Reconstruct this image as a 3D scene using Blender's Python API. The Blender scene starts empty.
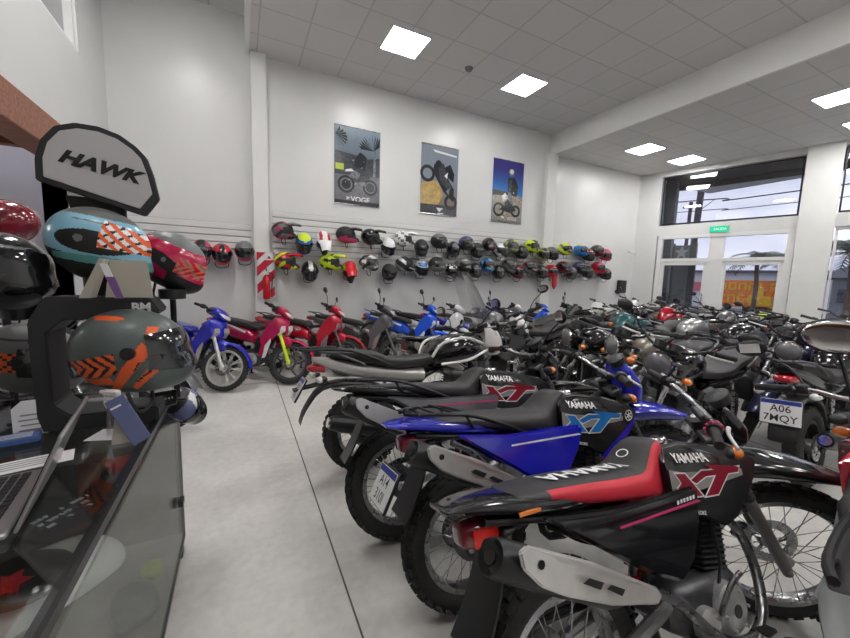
import bpy, bmesh, math, random
from mathutils import Vector, Matrix
PI = math.pi
S = bpy.context.scene
COL = S.collection
random.seed(7)
RAD = math.radians

# ---------------------------------------------------------------- materials
def mat(name, col, rough=.5, metal=0., coat=0., emit=0., spec=.5, noise=0., nscale=30., bump=0., bscale=200., rvar=0., stretch=(1, 1, 1)):
    m = bpy.data.materials.new(name); m.use_nodes = True
    nt = m.node_tree; b = nt.nodes['Principled BSDF']
    c = (col[0], col[1], col[2], 1)
    b.inputs['Base Color'].default_value = c
    b.inputs['Roughness'].default_value = rough
    b.inputs['Metallic'].default_value = metal
    b.inputs['Coat Weight'].default_value = coat
    b.inputs['Coat Roughness'].default_value = .06
    b.inputs['Specular IOR Level'].default_value = spec
    if emit:
        b.inputs['Emission Color'].default_value = c
        b.inputs['Emission Strength'].default_value = emit
    if noise or rvar or bump:
        tc = nt.nodes.new('ShaderNodeTexCoord'); mp = nt.nodes.new('ShaderNodeMapping')
        mp.inputs['Scale'].default_value = stretch
        nt.links.new(tc.outputs['Object'], mp.inputs['Vector'])
        n = nt.nodes.new('ShaderNodeTexNoise'); n.inputs['Scale'].default_value = nscale
        n.inputs['Detail'].default_value = 5
        nt.links.new(mp.outputs[0], n.inputs['Vector'])
        if noise:
            r = nt.nodes.new('ShaderNodeValToRGB')
            r.color_ramp.elements[0].position = .3; r.color_ramp.elements[1].position = .7
            r.color_ramp.elements[0].color = tuple(max(0, x * (1 - noise)) for x in col) + (1,)
            r.color_ramp.elements[1].color = tuple(min(1, x * (1 + noise)) for x in col) + (1,)
            nt.links.new(n.outputs['Fac'], r.inputs[0]); nt.links.new(r.outputs[0], b.inputs['Base Color'])
        if rvar:
            mr = nt.nodes.new('ShaderNodeMapRange')
            mr.inputs['To Min'].default_value = rough - rvar; mr.inputs['To Max'].default_value = rough + rvar
            nt.links.new(n.outputs['Fac'], mr.inputs['Value']); nt.links.new(mr.outputs[0], b.inputs['Roughness'])
        if bump:
            n2 = nt.nodes.new('ShaderNodeTexNoise'); n2.inputs['Scale'].default_value = bscale
            nt.links.new(tc.outputs['Object'], n2.inputs['Vector'])
            bp = nt.nodes.new('ShaderNodeBump'); bp.inputs['Strength'].default_value = bump; bp.inputs['Distance'].default_value = .002
            nt.links.new(n2.outputs['Fac'], bp.inputs['Height']); nt.links.new(bp.outputs[0], b.inputs['Normal'])
    return m

def glassmat(name, tint=(1, 1, 1), gloss=.12, rough=.0, fk=.6):
    m = bpy.data.materials.new(name); m.use_nodes = True
    nt = m.node_tree; nt.nodes.clear()
    o = nt.nodes.new('ShaderNodeOutputMaterial'); mx = nt.nodes.new('ShaderNodeMixShader')
    t = nt.nodes.new('ShaderNodeBsdfTransparent'); g = nt.nodes.new('ShaderNodeBsdfGlossy')
    t.inputs[0].default_value = tint + (1,); g.inputs['Roughness'].default_value = rough
    f = nt.nodes.new('ShaderNodeLayerWeight'); f.inputs[0].default_value = .35
    a = nt.nodes.new('ShaderNodeMath'); a.operation = 'MULTIPLY_ADD'; a.inputs[1].default_value = fk; a.inputs[2].default_value = gloss
    nt.links.new(f.outputs['Fresnel'], a.inputs[0]); nt.links.new(a.outputs[0], mx.inputs[0])
    nt.links.new(t.outputs[0], mx.inputs[1]); nt.links.new(g.outputs[0], mx.inputs[2]); nt.links.new(mx.outputs[0], o.inputs[0])
    return m

M = {}
def reg(n, *a, **k): M[n] = mat(n, *a, **k); return M[n]
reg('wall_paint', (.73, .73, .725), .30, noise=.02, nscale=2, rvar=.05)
reg('wall_paint_shaded', (.60, .58, .57), .6, noise=.03, nscale=2)  # side room wall, shade under the low ceiling put into the colour
reg('column_paint', (.82, .82, .80), .5, noise=.02, nscale=3)
reg('white_frame', (.82, .82, .82), .35)
reg('black_plastic', (.018, .018, .02), .38, bump=.1)
reg('black_gloss', (.010, .010, .012), .12, coat=.6)
reg('black_matte', (.025, .025, .027), .62)
reg('black_metal', (.02, .02, .022), .35, metal=.4)
reg('rubber', (.022, .022, .022), .72, noise=.25, nscale=60)
reg('seat_vinyl', (.028, .027, .028), .48, bump=.25, bscale=500)
reg('seat_red', (.55, .015, .035), .55, bump=.2, bscale=500)
reg('steel', (.42, .42, .43), .28, metal=1, rvar=.08, nscale=25)
reg('chrome', (.75, .75, .76), .10, metal=1)
reg('alu', (.50, .50, .51), .36, metal=.9, noise=.12, nscale=30)
reg('alu_dark', (.10, .10, .105), .42, metal=.7, noise=.2, nscale=30)
reg('alu_light', (.62, .61, .60), .33, metal=.55, noise=.05, nscale=20)
reg('fork_grey', (.22, .21, .21), .45, metal=.4)
reg('red_lens', (.45, .005, .015), .08, coat=1)
reg('red_lens_bright', (.85, .03, .02), .08, coat=1)
reg('orange_lens', (.85, .22, .02), .12, coat=1)
reg('clear_lens', (.75, .74, .74), .12, coat=1, noise=.2, nscale=120)
reg('white_paint', (.78, .78, .77), .25, coat=.5)
reg('silver_paint', (.42, .41, .41), .28, metal=.6, coat=.5)
reg('grey_paint', (.13, .13, .14), .28, metal=.4, coat=.6)
reg('blue_paint', (.018, .022, .50), .16, coat=.8)
reg('deep_blue_paint', (.02, .03, .36), .2, coat=.7)
reg('bright_blue', (.01, .10, .75), .2, coat=.6)
reg('red_paint', (.50, .008, .03), .16, coat=.8)
reg('crimson_paint', (.52, .01, .075), .2, coat=.8)
reg('maroon_paint', (.16, .008, .02), .2, coat=.8)
reg('teal_paint', (.0, .07, .085), .3, coat=.5)
reg('beige_paint', (.19, .17, .135), .30, metal=.4, coat=.4)
reg('navy_paint', (.045, .05, .12), .2, metal=.3, coat=.8)
reg('violet_paint', (.05, .04, .075), .3, coat=.5)
reg('decal_white', (.85, .85, .85), .4)
reg('decal_red', (.30, .008, .03), .3)
reg('decal_blue', (.02, .20, .58), .3)
reg('decal_cyan', (.15, .52, .75), .3)
reg('decal_grey', (.30, .28, .27), .35)
reg('decal_pink', (.62, .03, .16), .4)
reg('ink_black', (.012, .012, .012), .5)
reg('plate_blue', (.02, .04, .30), .4)
reg('glass_dark', (.012, .013, .016), .04, coat=1)
reg('neon_yellow', (.62, .80, .03), .35)
reg('yellow_green', (.42, .55, .08), .35)
reg('helmet_red', (.62, .01, .03), .28, coat=.5)
reg('helmet_orange', (.85, .13, .03), .35)
reg('helmet_grey', (.16, .17, .17), .35); reg('smooth_black', (.016, .016, .018), .24, coat=.25); reg('dull_maroon', (.22, .01, .025), .15, coat=.8)
reg('helmet_green', (.10, .125, .12), .35, noise=.08, nscale=20)
reg('helmet_lightblue', (.25, .52, .68), .3, coat=.3)
reg('helmet_teal', (.10, .36, .34), .3, coat=.3)
reg('helmet_blue', (.02, .16, .50), .25, coat=.5)
reg('helmet_navy', (.05, .055, .16), .3, coat=.4)
reg('helmet_pink', (.55, .04, .15), .3, coat=.3)
reg('helmet_purple', (.07, .045, .085), .35, coat=.3)
reg('headlight_glass', (.20, .20, .21), .06, metal=.3, coat=1)
reg('grey_tyre_wall', (.05, .05, .05), .6)
CLEAR = glassmat('clear_glass', (.93, .95, .95), .05)
M['clear_glass'] = CLEAR
M['case_glass'] = glassmat('case_glass', (.86, .88, .87), .06, .02, .32)
M['shield_plastic'] = glassmat('shield_plastic', (.95, .95, .96), .10, .25, .45)

# ---------------------------------------------------------------- mesh builder
class MB:
    def __init__(s): s.v = []; s.f = []; s.m = []; s.mats = []; s.c = 0
    def use(s, m):
        m = M[m] if isinstance(m, str) else m
        if m not in s.mats: s.mats.append(m)
        s.c = s.mats.index(m); return s
    def add(s, vs, fs, mi=None):
        o = len(s.v); s.v += [tuple(v) for v in vs]
        for k, f in enumerate(fs):
            s.f.append(tuple(i + o for i in f)); s.m.append(s.c if mi is None else mi[k])
        return o
    def xf(s, o, fn):
        for i in range(o, len(s.v)): s.v[i] = tuple(fn(Vector(s.v[i])))
    def box(s, c, d, rot=None, bev=0, seg=1):
        x, y, z = d[0] / 2, d[1] / 2, d[2] / 2
        vs = [(a * x, b * y, e * z) for a in (-1, 1) for b in (-1, 1) for e in (-1, 1)]
        fs = [(0, 1, 3, 2), (4, 6, 7, 5), (0, 4, 5, 1), (2, 3, 7, 6), (0, 2, 6, 4), (1, 5, 7, 3)]
        if bev: vs, fs = s._bev(vs, fs, bev, seg)
        o = s.add(vs, fs)
        R = rot if isinstance(rot, Matrix) else (Matrix.Rotation(rot[0], 3, 'X') @ Matrix.Identity(3) if False else None)
        if rot is not None and not isinstance(rot, Matrix):
            R = Matrix.Rotation(rot[2], 3, 'Z') @ Matrix.Rotation(rot[1], 3, 'Y') @ Matrix.Rotation(rot[0], 3, 'X')
        cc = Vector(c)
        s.xf(o, (lambda v: R @ v + cc) if R is not None else (lambda v: v + cc))
        return o
    def _bev(s, vs, fs, bev, seg):
        bm = bmesh.new(); bv = [bm.verts.new(v) for v in vs]
        for f in fs: bm.faces.new([bv[i] for i in f])
        bmesh.ops.recalc_face_normals(bm, faces=bm.faces)
        bmesh.ops.bevel(bm, geom=list(bm.edges), offset=bev, segments=seg, affect='EDGES', clamp_overlap=True)
        bm.verts.index_update()
        out = [v.co[:] for v in bm.verts], [tuple(v.index for v in f.verts) for f in bm.faces]
        bm.free(); return out
    def extr(s, pts, y0, y1, bev=0, fn=None):
        n = len(pts)
        vs = [(p[0], y0, p[1]) for p in pts] + [(p[0], y1, p[1]) for p in pts]
        fs = [tuple(range(n)), tuple(range(2 * n - 1, n - 1, -1))] + [(i, i + n, (i + 1) % n + n, (i + 1) % n) for i in range(n)]
        if bev: vs, fs = s._bev(vs, fs, bev, 2)
        o = s.add(vs, fs)
        if fn: s.xf(o, fn)
        return o
    def tube(s, pts, r, n=8, caps=True, sub=0, closed=False):
        P = [Vector(p) for p in pts]; rs = list(r) if isinstance(r, (list, tuple)) else [r] * len(P)
        if sub and len(P) > 2:
            Q = []; q = []
            L = len(P)
            for i in range(L - 1):
                a, b, c, d = P[max(i - 1, 0)], P[i], P[i + 1], P[min(i + 2, L - 1)]
                for k in range(sub):
                    t = k / sub
                    Q.append(.5 * ((2 * b) + (c - a) * t + (2 * a - 5 * b + 4 * c - d) * t * t + (3 * b - a - 3 * c + d) * t ** 3)); q.append(rs[i] * (1 - t) + rs[i + 1] * t)
            Q.append(P[-1]); q.append(rs[-1]); P, rs = Q, q
        L = len(P); vs = []; fs = []
        up = None
        for i in range(L):
            if closed: t = P[(i + 1) % L] - P[i - 1]
            else: t = P[min(i + 1, L - 1)] - P[max(i - 1, 0)]
            t.normalize()
            if up is None: up = Vector((0, 0, 1)) if abs(t.z) < .9 else Vector((1, 0, 0))
            a = t.cross(up)
            if a.length < 1e-4: a = t.orthogonal()
            a.normalize(); b = a.cross(t).normalized(); up = b
            for k in range(n):
                g = 2 * PI * k / n; vs.append(P[i] + (a * math.cos(g) + b * math.sin(g)) * rs[i])
        for i in range(L if closed else L - 1):
            j = (i + 1) % L
            for k in range(n): fs.append((i * n + k, i * n + (k + 1) % n, j * n + (k + 1) % n, j * n + k))
        if caps and not closed: fs += [tuple(range(n)), tuple(range((L - 1) * n, L * n))]
        return s.add(vs, fs)
    def lathe(s, prof, c=(0, 0, 0), axis='Y', n=32, closed=False, rot=None):
        vs = []; fs = []; L = len(prof)
        for r, t in prof:
            for k in range(n):
                g = 2 * PI * k / n; a, b = r * math.cos(g), r * math.sin(g)
                vs.append({'Y': (a, t, b), 'Z': (a, b, t), 'X': (t, a, b)}[axis])
        for i in range(L if closed else L - 1):
            j = (i + 1) % L
            for k in range(n): fs.append((i * n + k, i * n + (k + 1) % n, j * n + (k + 1) % n, j * n + k))
        if not closed:
            if prof[0][0] > 1e-6: fs.append(tuple(range(n)))
            if prof[-1][0] > 1e-6: fs.append(tuple(range((L - 1) * n, L * n)))
        o = s.add(vs, fs); cc = Vector(c)
        s.xf(o, (lambda v: rot @ v + cc) if rot else (lambda v: v + cc)); return o
    # sections: (x, z, halfwidth, top, bottom[, power[, y]])
    def loft(s, secs, n=16, sub=3, mf=None, fn=None):
        se = [tuple(q) + (2.4,) * (6 - len(q)) + (0,) if len(q) < 7 else q for q in secs]
        if sub > 1:
            Q = []; L = len(se)
            for i in range(L - 1):
                a, b, c, d = se[max(i - 1, 0)], se[i], se[i + 1], se[min(i + 2, L - 1)]
                for k in range(sub):
                    t = k / sub
                    Q.append(tuple(.5 * ((2 * B) + (Cc - A) * t + (2 * A - 5 * B + 4 * Cc - D) * t * t + (3 * B - A - 3 * Cc + D) * t ** 3) for A, B, Cc, D in zip(a, b, c, d)))
            Q.append(se[-1]); se = Q
        vs = []; fs = []; mi = []
        for x, z, hw, ht, hb, p, yo in se:
            hw = max(hw, .001); ht = max(ht, .001); hb = max(hb, .001)
            for k in range(n):
                g = 2 * PI * k / n; cg, sg = math.cos(g), math.sin(g)
                y = hw * math.copysign(abs(cg) ** (2 / p), cg); h = (ht if sg > 0 else hb) * math.copysign(abs(sg) ** (2 / p), sg)
                vs.append((x, y + yo, z + h))
        L = len(se)
        for i in range(L - 1):
            for k in range(n):
                fs.append((i * n + k, i * n + (k + 1) % n, (i + 1) * n + (k + 1) % n, (i + 1) * n + k))
                mi.append(mf(se[i][0], (k + .5) / n) if mf else s.c)
        fs += [tuple(range(n)), tuple(range((L - 1) * n, L * n))]; mi += [mi[0], mi[-1]]
        o = s.add(vs, fs, mi)
        if fn: s.xf(o, fn)
        return o
    def ell(s, c, r, n=12, rot=None):
        prof = [(math.sin(PI * i / n), -math.cos(PI * i / n)) for i in range(n + 1)]
        prof[0] = (1e-7, -1); prof[-1] = (1e-7, 1)
        o = s.lathe(prof, (0, 0, 0), 'Z', n * 2); cc = Vector(c)
        s.xf(o, lambda v: (rot @ Vector((v.x * r[0], v.y * r[1], v.z * r[2])) if rot else Vector((v.x * r[0], v.y * r[1], v.z * r[2]))) + cc); return o
    def poly(s, pts): return s.add(pts, [tuple(range(len(pts)))])
    def sheet(s, grid, th):   # grid[i][j] points -> thin shell
        R = len(grid); Cn = len(grid[0]); vs = [Vector(p) for row in grid for p in row]
        nr = []
        for i in range(R):
            for j in range(Cn):
                a = Vector(grid[min(i + 1, R - 1)][j]) - Vector(grid[max(i - 1, 0)][j]); b = Vector(grid[i][min(j + 1, Cn - 1)]) - Vector(grid[i][max(j - 1, 0)])
                nn = a.cross(b); nn = nn.normalized() if nn.length > 1e-9 else Vector((0, 0, 1)); nr.append(nn)
        A = [v + q * th / 2 for v, q in zip(vs, nr)]; B = [v - q * th / 2 for v, q in zip(vs, nr)]; N = R * Cn; fs = []
        for i in range(R - 1):
            for j in range(Cn - 1):
                q = (i * Cn + j, i * Cn + j + 1, (i + 1) * Cn + j + 1, (i + 1) * Cn + j); fs += [q, tuple(N + w for w in q[::-1])]
        rim = [(0, j) for j in range(Cn)] + [(i, Cn - 1) for i in range(1, R)] + [(R - 1, j) for j in range(Cn - 2, -1, -1)] + [(i, 0) for i in range(R - 2, 0, -1)]
        rim = [i * Cn + j for i, j in rim]
        for k in range(len(rim)): a, b = rim[k], rim[(k + 1) % len(rim)]; fs.append((a, b, N + b, N + a))
        return s.add(A + B, fs)
    def mesh(s, name, smooth=True, ang=38):
        me = bpy.data.meshes.new(name)
        me.from_pydata(s.v, [], s.f)
        for m in s.mats: me.materials.append(m)
        me.polygons.foreach_set('material_index', s.m)
        bm = bmesh.new(); bm.from_mesh(me); bmesh.ops.recalc_face_normals(bm, faces=bm.faces); bm.to_mesh(me); bm.free()
        if smooth:
            me.shade_smooth(); me.set_sharp_from_angle(angle=RAD(ang))
        return me
    def build(s, name, parent=None, Mx=None, **k):
        o = bpy.data.objects.new(name, s.mesh(name, **k)); COL.objects.link(o)
        if parent: o.parent = parent
        if Mx is not None: o.matrix_local = Mx
        return o

def text_mesh(txt, size, shear=0, offset=0, align='CENTER', ext=0.0, spacing=1):
    cu = bpy.data.curves.new('t', 'FONT'); cu.body = txt; cu.size = size; cu.shear = shear; cu.offset = offset
    cu.align_x = align; cu.align_y = 'CENTER'; cu.resolution_u = 3; cu.extrude = ext; cu.space_character = spacing
    ob = bpy.data.objects.new('t', cu); COL.objects.link(ob)
    dg = bpy.context.evaluated_depsgraph_get(); dg.update()
    me = bpy.data.meshes.new_from_object(ob.evaluated_get(dg))
    vs = [v.co.copy() for v in me.vertices]; fs = [tuple(p.vertices) for p in me.polygons]
    bpy.data.objects.remove(ob); bpy.data.curves.remove(cu); bpy.data.meshes.remove(me)
    return vs, fs
def add_text(mb, m, txt, size, fn, **k):
    vs, fs = text_mesh(txt, size, **k); mb.use(m); mb.add([fn(v) for v in vs], fs)

def tag(o, label=None, cat=None, group=None, kind=None):
    if label: o['label'] = label
    if cat: o['category'] = cat
    if group: o['group'] = group
    if kind: o['kind'] = kind
    return o
def empty(name, loc=(0, 0, 0), rot=(0, 0, 0)):
    o = bpy.data.objects.new(name, None); COL.objects.link(o); o.location = loc; o.rotation_euler = rot; o.empty_display_size = .1; return o
def struct(mb, name, parent=None, **k):
    o = mb.build(name, parent, **k)
    if not parent: o['kind'] = 'structure'
    return o
# ---------------------------------------------------------------- the room
WY = 6.60           # back wall
WX0, WX1 = -1.53, 9.70
ZC, ZL, ZH = 4.80, 4.37, 5.30
XS, XB = .18, 6.45  # ceiling steps
wd = Vector((math.sin(RAD(15)), -math.cos(RAD(15)), 0)); wn = Vector((math.cos(RAD(15)), math.sin(RAD(15)), 0))  # window wall direction, outward normal
def W(s, z, o=0.): v = Vector((WX1, WY, z)) + wd * s + wn * o; return (v.x, v.y, v.z)

def floor_mat():
    m = bpy.data.materials.new('polished_concrete'); m.use_nodes = True; nt = m.node_tree; b = nt.nodes['Principled BSDF']
    tc = nt.nodes.new('ShaderNodeTexCoord')
    n = nt.nodes.new('ShaderNodeTexNoise'); n.inputs['Scale'].default_value = 1.6; n.inputs['Detail'].default_value = 8; n.inputs['Roughness'].default_value = .6
    n2 = nt.nodes.new('ShaderNodeTexNoise'); n2.inputs['Scale'].default_value = 22; n2.inputs['Detail'].default_value = 6
    mx = nt.nodes.new('ShaderNodeMix'); mx.inputs[0].default_value = .3
    r = nt.nodes.new('ShaderNodeValToRGB')
    r.color_ramp.elements[0].position = .35; r.color_ramp.elements[0].color = (.55, .537, .51, 1)
    r.color_ramp.elements[1].position = .65; r.color_ramp.elements[1].color = (.76, .745, .715, 1)
    for q in (n, n2): nt.links.new(tc.outputs['Object'], q.inputs['Vector'])
    nt.links.new(n.outputs['Fac'], mx.inputs[2]); nt.links.new(n2.outputs['Fac'], mx.inputs[3])
    nt.links.new(mx.outputs[0], r.inputs[0]); nt.links.new(r.outputs[0], b.inputs['Base Color'])
    mr = nt.nodes.new('ShaderNodeMapRange'); mr.inputs['To Min'].default_value = .22; mr.inputs['To Max'].default_value = .5
    nt.links.new(n.outputs['Fac'], mr.inputs['Value']); nt.links.new(mr.outputs[0], b.inputs['Roughness'])
    return m
M['floor'] = floor_mat()
reg('joint', (.10, .095, .09), .7)
def ceil_mat(name, col, ox, oy):
    m = bpy.data.materials.new(name); m.use_nodes = True; nt = m.node_tree; b = nt.nodes['Principled BSDF']; b.inputs['Roughness'].default_value = .75
    tc = nt.nodes.new('ShaderNodeTexCoord'); mp = nt.nodes.new('ShaderNodeMapping'); mp.inputs['Location'].default_value = (ox, oy, 0)
    br = nt.nodes.new('ShaderNodeTexBrick'); br.offset = 0; br.inputs['Scale'].default_value = 1
    br.inputs['Brick Width'].default_value = .615; br.inputs['Row Height'].default_value = .615; br.inputs['Mortar Size'].default_value = .012; br.inputs['Mortar Smooth'].default_value = .3
    br.inputs['Color1'].default_value = col + (1,); br.inputs['Color2'].default_value = tuple(c * .96 for c in col) + (1,)
    br.inputs['Mortar'].default_value = tuple(c * .76 for c in col) + (1,)
    nt.links.new(tc.outputs['Object'], mp.inputs[0]); nt.links.new(mp.outputs[0], br.inputs['Vector'])
    nt.links.new(br.outputs['Color'], b.inputs['Base Color'])
    return m
M['ceil'] = ceil_mat('ceiling_tiles', (.70, .69, .685), .3, .1)
reg('wood_brown', (.30, .115, .065), .45, noise=.35, nscale=6, stretch=(1, 6, 6))
reg('wood_dark', (.22, .08, .045), .5, noise=.35, nscale=6, stretch=(1, 6, 6))
reg('panel_light', (1, .98, .96), .5, emit=13)
reg('grey_glass', (.35, .36, .37), .25)

f = MB().use('floor'); f.box((4, 1.2, -.05), (14.5, 13.6, .1)); FLOOR = struct(f, 'floor')
f = MB().use('joint')
for x in (.42, 4.4, 8.4): f.box((x, 1.2, .0012), (.008, 10.6, .0016))
for y in (5.35, 1.1 - 3.2): f.box((4, y, .0012), (10.9, .008, .0016))
struct(f, 'trim_floor_joint')
f = MB().use('wall_paint'); f.box((4.5, WY + .1, 2.7), (13.5, .2, 5.4)); struct(f, 'wall_back')
# left wall: solid above the opening, clerestory window hole
f = MB().use('wall_paint')
xl = WX0 - .1
f.box((xl, 6.15, 2.7), (.2, .9, 5.4))                       # pier next to the back wall
f.box((xl, .6, 3.36), (.2, 10.2, .96))                      # header 2.88..3.84
f.box((xl, 5.675, 4.6), (.2, .05, 1.5)); f.box((xl, -.2, 4.6), (.2, 8.6, 1.5))
f.box((xl, .6, 5.33), (.2, 10.2, .3))
struct(f, 'wall_left')
f = MB().use('white_frame')
f.box((xl + .02, 4.87, 3.87), (.12, 1.54, .05)); f.box((xl + .02, 5.62, 4.55), (.12, .05, 1.32)); f.box((xl + .02, 4.12, 4.55), (.12, .05, 1.32))
wf = struct(f, 'window_1')
g = MB().use('grey_glass'); g.box((xl, 4.87, 4.5), (.012, 1.5, 1.3)); g.build('window_pane', wf)
# room under the wooden mezzanine
f = MB().use('wall_paint_shaded'); f.box((-4.6, WY + .1, 1.7), (6.0, .2, 3.5)); f.box((-6.6, 1, 1.7), (.2, 11.4, 3.5)); struct(f, 'wall_side_room')
f = MB().use('wood_brown')
f.box((xl - .02, .55, 2.73), (.26, 10.25, .30), bev=.01)
f.use('wood_dark'); f.box((-4.1, .55, 2.80), (4.8, 10.25, .06))
for k in range(7): f.box((-4.1, 5.0 - k * 1.6, 2.70), (4.8, .12, .16))
struct(f, 'ceiling_wood_mezzanine')
f = MB().use('floor'); f.box((-5, 1.2, -.05), (3.6, 13.6, .1)); struct(f, 'floor_side_room')
# back part
f = MB().use('wall_paint'); f.box((3, -4.1, 2.7), (20, .2, 5.4)); struct(f, 'wall_front')
# ceilings
f = MB().use('ceil'); f.box((-.7, 1.2, ZH + .03), (1.8, 11, .06)); struct(f, 'ceiling_high')
f = MB().use('ceil'); f.box(((XS + XB) / 2, 1.2, ZC + .03), (XB - XS, 11, .06)); struct(f, 'ceiling')
f = MB().use('ceil'); f.box((XB + 3.4, 1.2, ZL + .03), (6.8, 11, .06)); struct(f, 'ceiling_low')
f = MB().use('column_paint'); f.box((XS, 1.2, 5.06), (.06, 11, .56)); struct(f, 'trim_ceiling_step_left')
f = MB().use('column_paint'); f.box((XB, 1.2, 4.585), (.05, 11, .47)); struct(f, 'beam')
f = MB().use('column_paint'); f.box((.33, WY - .05, 2.4), (.22, .12, 4.79), bev=.004); struct(f, 'column_left')
f = MB().use('column_paint'); f.box((6.42, WY - .05, 2.18), (.30, .12, 4.36), bev=.004); struct(f, 'column_right')
# window wall
def wbox(mb, s0, s1, z0, z1, o0=0., o1=.2):
    a = [W(s, z, o) for s in (s0, s1) for o in (o0, o1) for z in (z0, z1)]
    mb.add(a, [(0, 1, 3, 2), (4, 6, 7, 5), (0, 4, 5, 1), (2, 3, 7, 6), (0, 2, 6, 4), (1, 5, 7, 3)])
f = MB().use('wall_paint')
wbox(f, -.2, .53, 0, ZL + .05); wbox(f, 3.14, 3.66, 0, ZL + .05)
wbox(f, .53, 3.14, 2.74, 3.0); wbox(f, .53, 3.14, 4.24, ZL + .05)
wbox(f, 3.66, 7.2, 2.74, 3.0); wbox(f, 3.66, 7.2, 4.30, ZL + .05); wbox(f, 7.2, 11, 0, ZL + .05)
struct(f, 'wall_window_side')
f = MB().use('column_paint'); wbox(f, 3.14, 3.66, 0, ZL, -.10, .0); struct(f, 'column_window_side')
def window(i, s0, s1, z0, z1, muls=(), trans=(), fr=.06, m='white_frame'):
    f = MB().use(m)
    wbox(f, s0, s0 + fr, z0, z1, .04, .12); wbox(f, s1 - fr, s1, z0, z1, .04, .12); wbox(f, s0, s1, z0, z0 + fr, .04, .12); wbox(f, s0, s1, z1 - fr, z1, .04, .12)
    for a, w in muls: wbox(f, a - w / 2, a + w / 2, z0, z1, .035, .125)
    for z, w in trans: wbox(f, s0, s1, z - w / 2, z + w / 2, .035, .125)
    o = struct(f, 'window_%d' % i); g = MB().use('clear_glass'); wbox(g, s0 + .01, s1 - .01, z0 + .01, z1 - .01, .078, .086); g.build('window_pane', o); return o
window(2, .56, 3.12, 3.02, 4.22, fr=.03, m='black_metal')
window(3, 3.68, 7.1, 3.02, 4.28, fr=.03, m='black_metal')
window(4, 3.68, 7.1, .1, 2.72, muls=((5.0, .06),), fr=.04)
# glazed double door
f = MB().use('white_frame')
for a, b in ((.56, .66), (3.0, 3.12)): wbox(f, a, b, 0, 2.74, .0, .14)
wbox(f, .56, 3.12, 2.66, 2.74, .0, .14); wbox(f, .56, 3.12, 2.08, 2.16, .02, .12)
wbox(f, 1.66, 1.94, 0, 2.66, .03, .11)
dr = struct(f, 'door_1')
for k, (a, b) in enumerate(((.66, 1.66), (1.94, 3.0))):
    f = MB().use('white_frame')
    wbox(f, a, a + .08, .02, 2.07, .04, .1); wbox(f, b - .08, b, .02, 2.07, .04, .1); wbox(f, a, b, .02, .14, .04, .1); wbox(f, a, b, 1.99, 2.07, .04, .1)
    leaf = f.build('door_leaf', dr)
    g = MB().use('clear_glass'); wbox(g, a + .05, b - .05, .1, 2.02, .068, .074); g.build('glass_pane', leaf)
    g = MB().use('clear_glass'); wbox(g, a, b, 2.17, 2.66, .068, .074); g.build('transom_glass', dr)
f = MB().use('steel')
f.tube([W(1.62, .9, -.03), W(1.62, 1.3, -.03)], .012); f.tube([W(1.62, .95, -.03), W(1.62, .95, .05)], .008); f.tube([W(1.62, 1.25, -.03), W(1.62, 1.25, .05)], .008)
f.build('door_handle', dr)

# ---------------------------------------------------------------- light panels
spots = [(2.18, 5.2, ZC, 'square ceiling light panel nearest the tall white column'), (4.42, 5.26, ZC, 'square ceiling light panel above the rightmost wall poster'),
         (4.42, 2.4, ZC, 'square ceiling light panel just above the picture, over the bikes'), (6.0, -.5, ZC, 'square ceiling light panel beside the long beam, out at the right'), (-4, 3.2, 2.66, 'unseen light panel added under the wooden mezzanine to brighten the side room'),  # mezzanine panel is unseen, added to brighten the dark side room
         (2.18, 2.4, ZC, 'square ceiling light panel overhead of the aisle'), (4.42, -.3, ZC, 'square ceiling light panel overhead of the trail bike row'), (2.18, -.3, ZC, 'unseen ceiling light panel added right behind the viewpoint'),
         (2.18, -2., ZC, 'unseen ceiling light panel added behind the viewpoint, left'), (4.42, -2., ZC, 'unseen ceiling light panel added behind the viewpoint, right'),  # panels behind the viewpoint are unseen, added to raise the floor light
         (7.85, 5.3, ZL, 'square light panel of the lower ceiling, just right of the ceiling beam'), (9.30, 5.25, ZL, 'square light panel of the lower ceiling, nearest the glazed door'),
         (8.15, 2.45, ZL, 'large light panel of the lower ceiling at the right edge'), (9.75, 2.55, ZL, 'half-seen light panel above the right window at the picture edge'),
         (-.72, 4.3, ZH, 'unseen light panel added in the high ceiling near the back wall, above the picture'), (-.72, 3.3, ZH, 'unseen light panel added in the high ceiling over the counter'), (-.72, .4, ZH, 'unseen light panel added in the high ceiling behind the viewpoint'),  # high ceiling panels are unseen, added to brighten the left hall
         (8.15, -.8, ZL, 'light panel of the lower ceiling out at the far right')]
for x, y, z, lb in spots:
    t = tag(empty('ceiling_light', (x, y, z - .001)), lb, 'ceiling light', 'square light panels set into the tiled ceilings')
    f = MB().use('white_frame')
    for a, b, c, d in ((0, .28, .58, .02), (0, -.28, .58, .02), (.28, 0, .02, .54), (-.28, 0, .02, .54)): f.box((a, b, -.008), (c, d, .016))
    f.build('frame', t)
    f = MB().use('panel_light'); f.box((0, 0, -.005), (.54, .54, .008)); f.build('diffuser', t)
f = MB().use('helmet_grey'); f.lathe([(.001, -.05), (.03, -.05), (.055, -.035), (.065, 0)], (3.32, 5.29, ZC), 'Z', 20)
tag(f.build('smoke_detector'), 'small round smoke detector on the tiled ceiling between two light panels', 'smoke detector')

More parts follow.
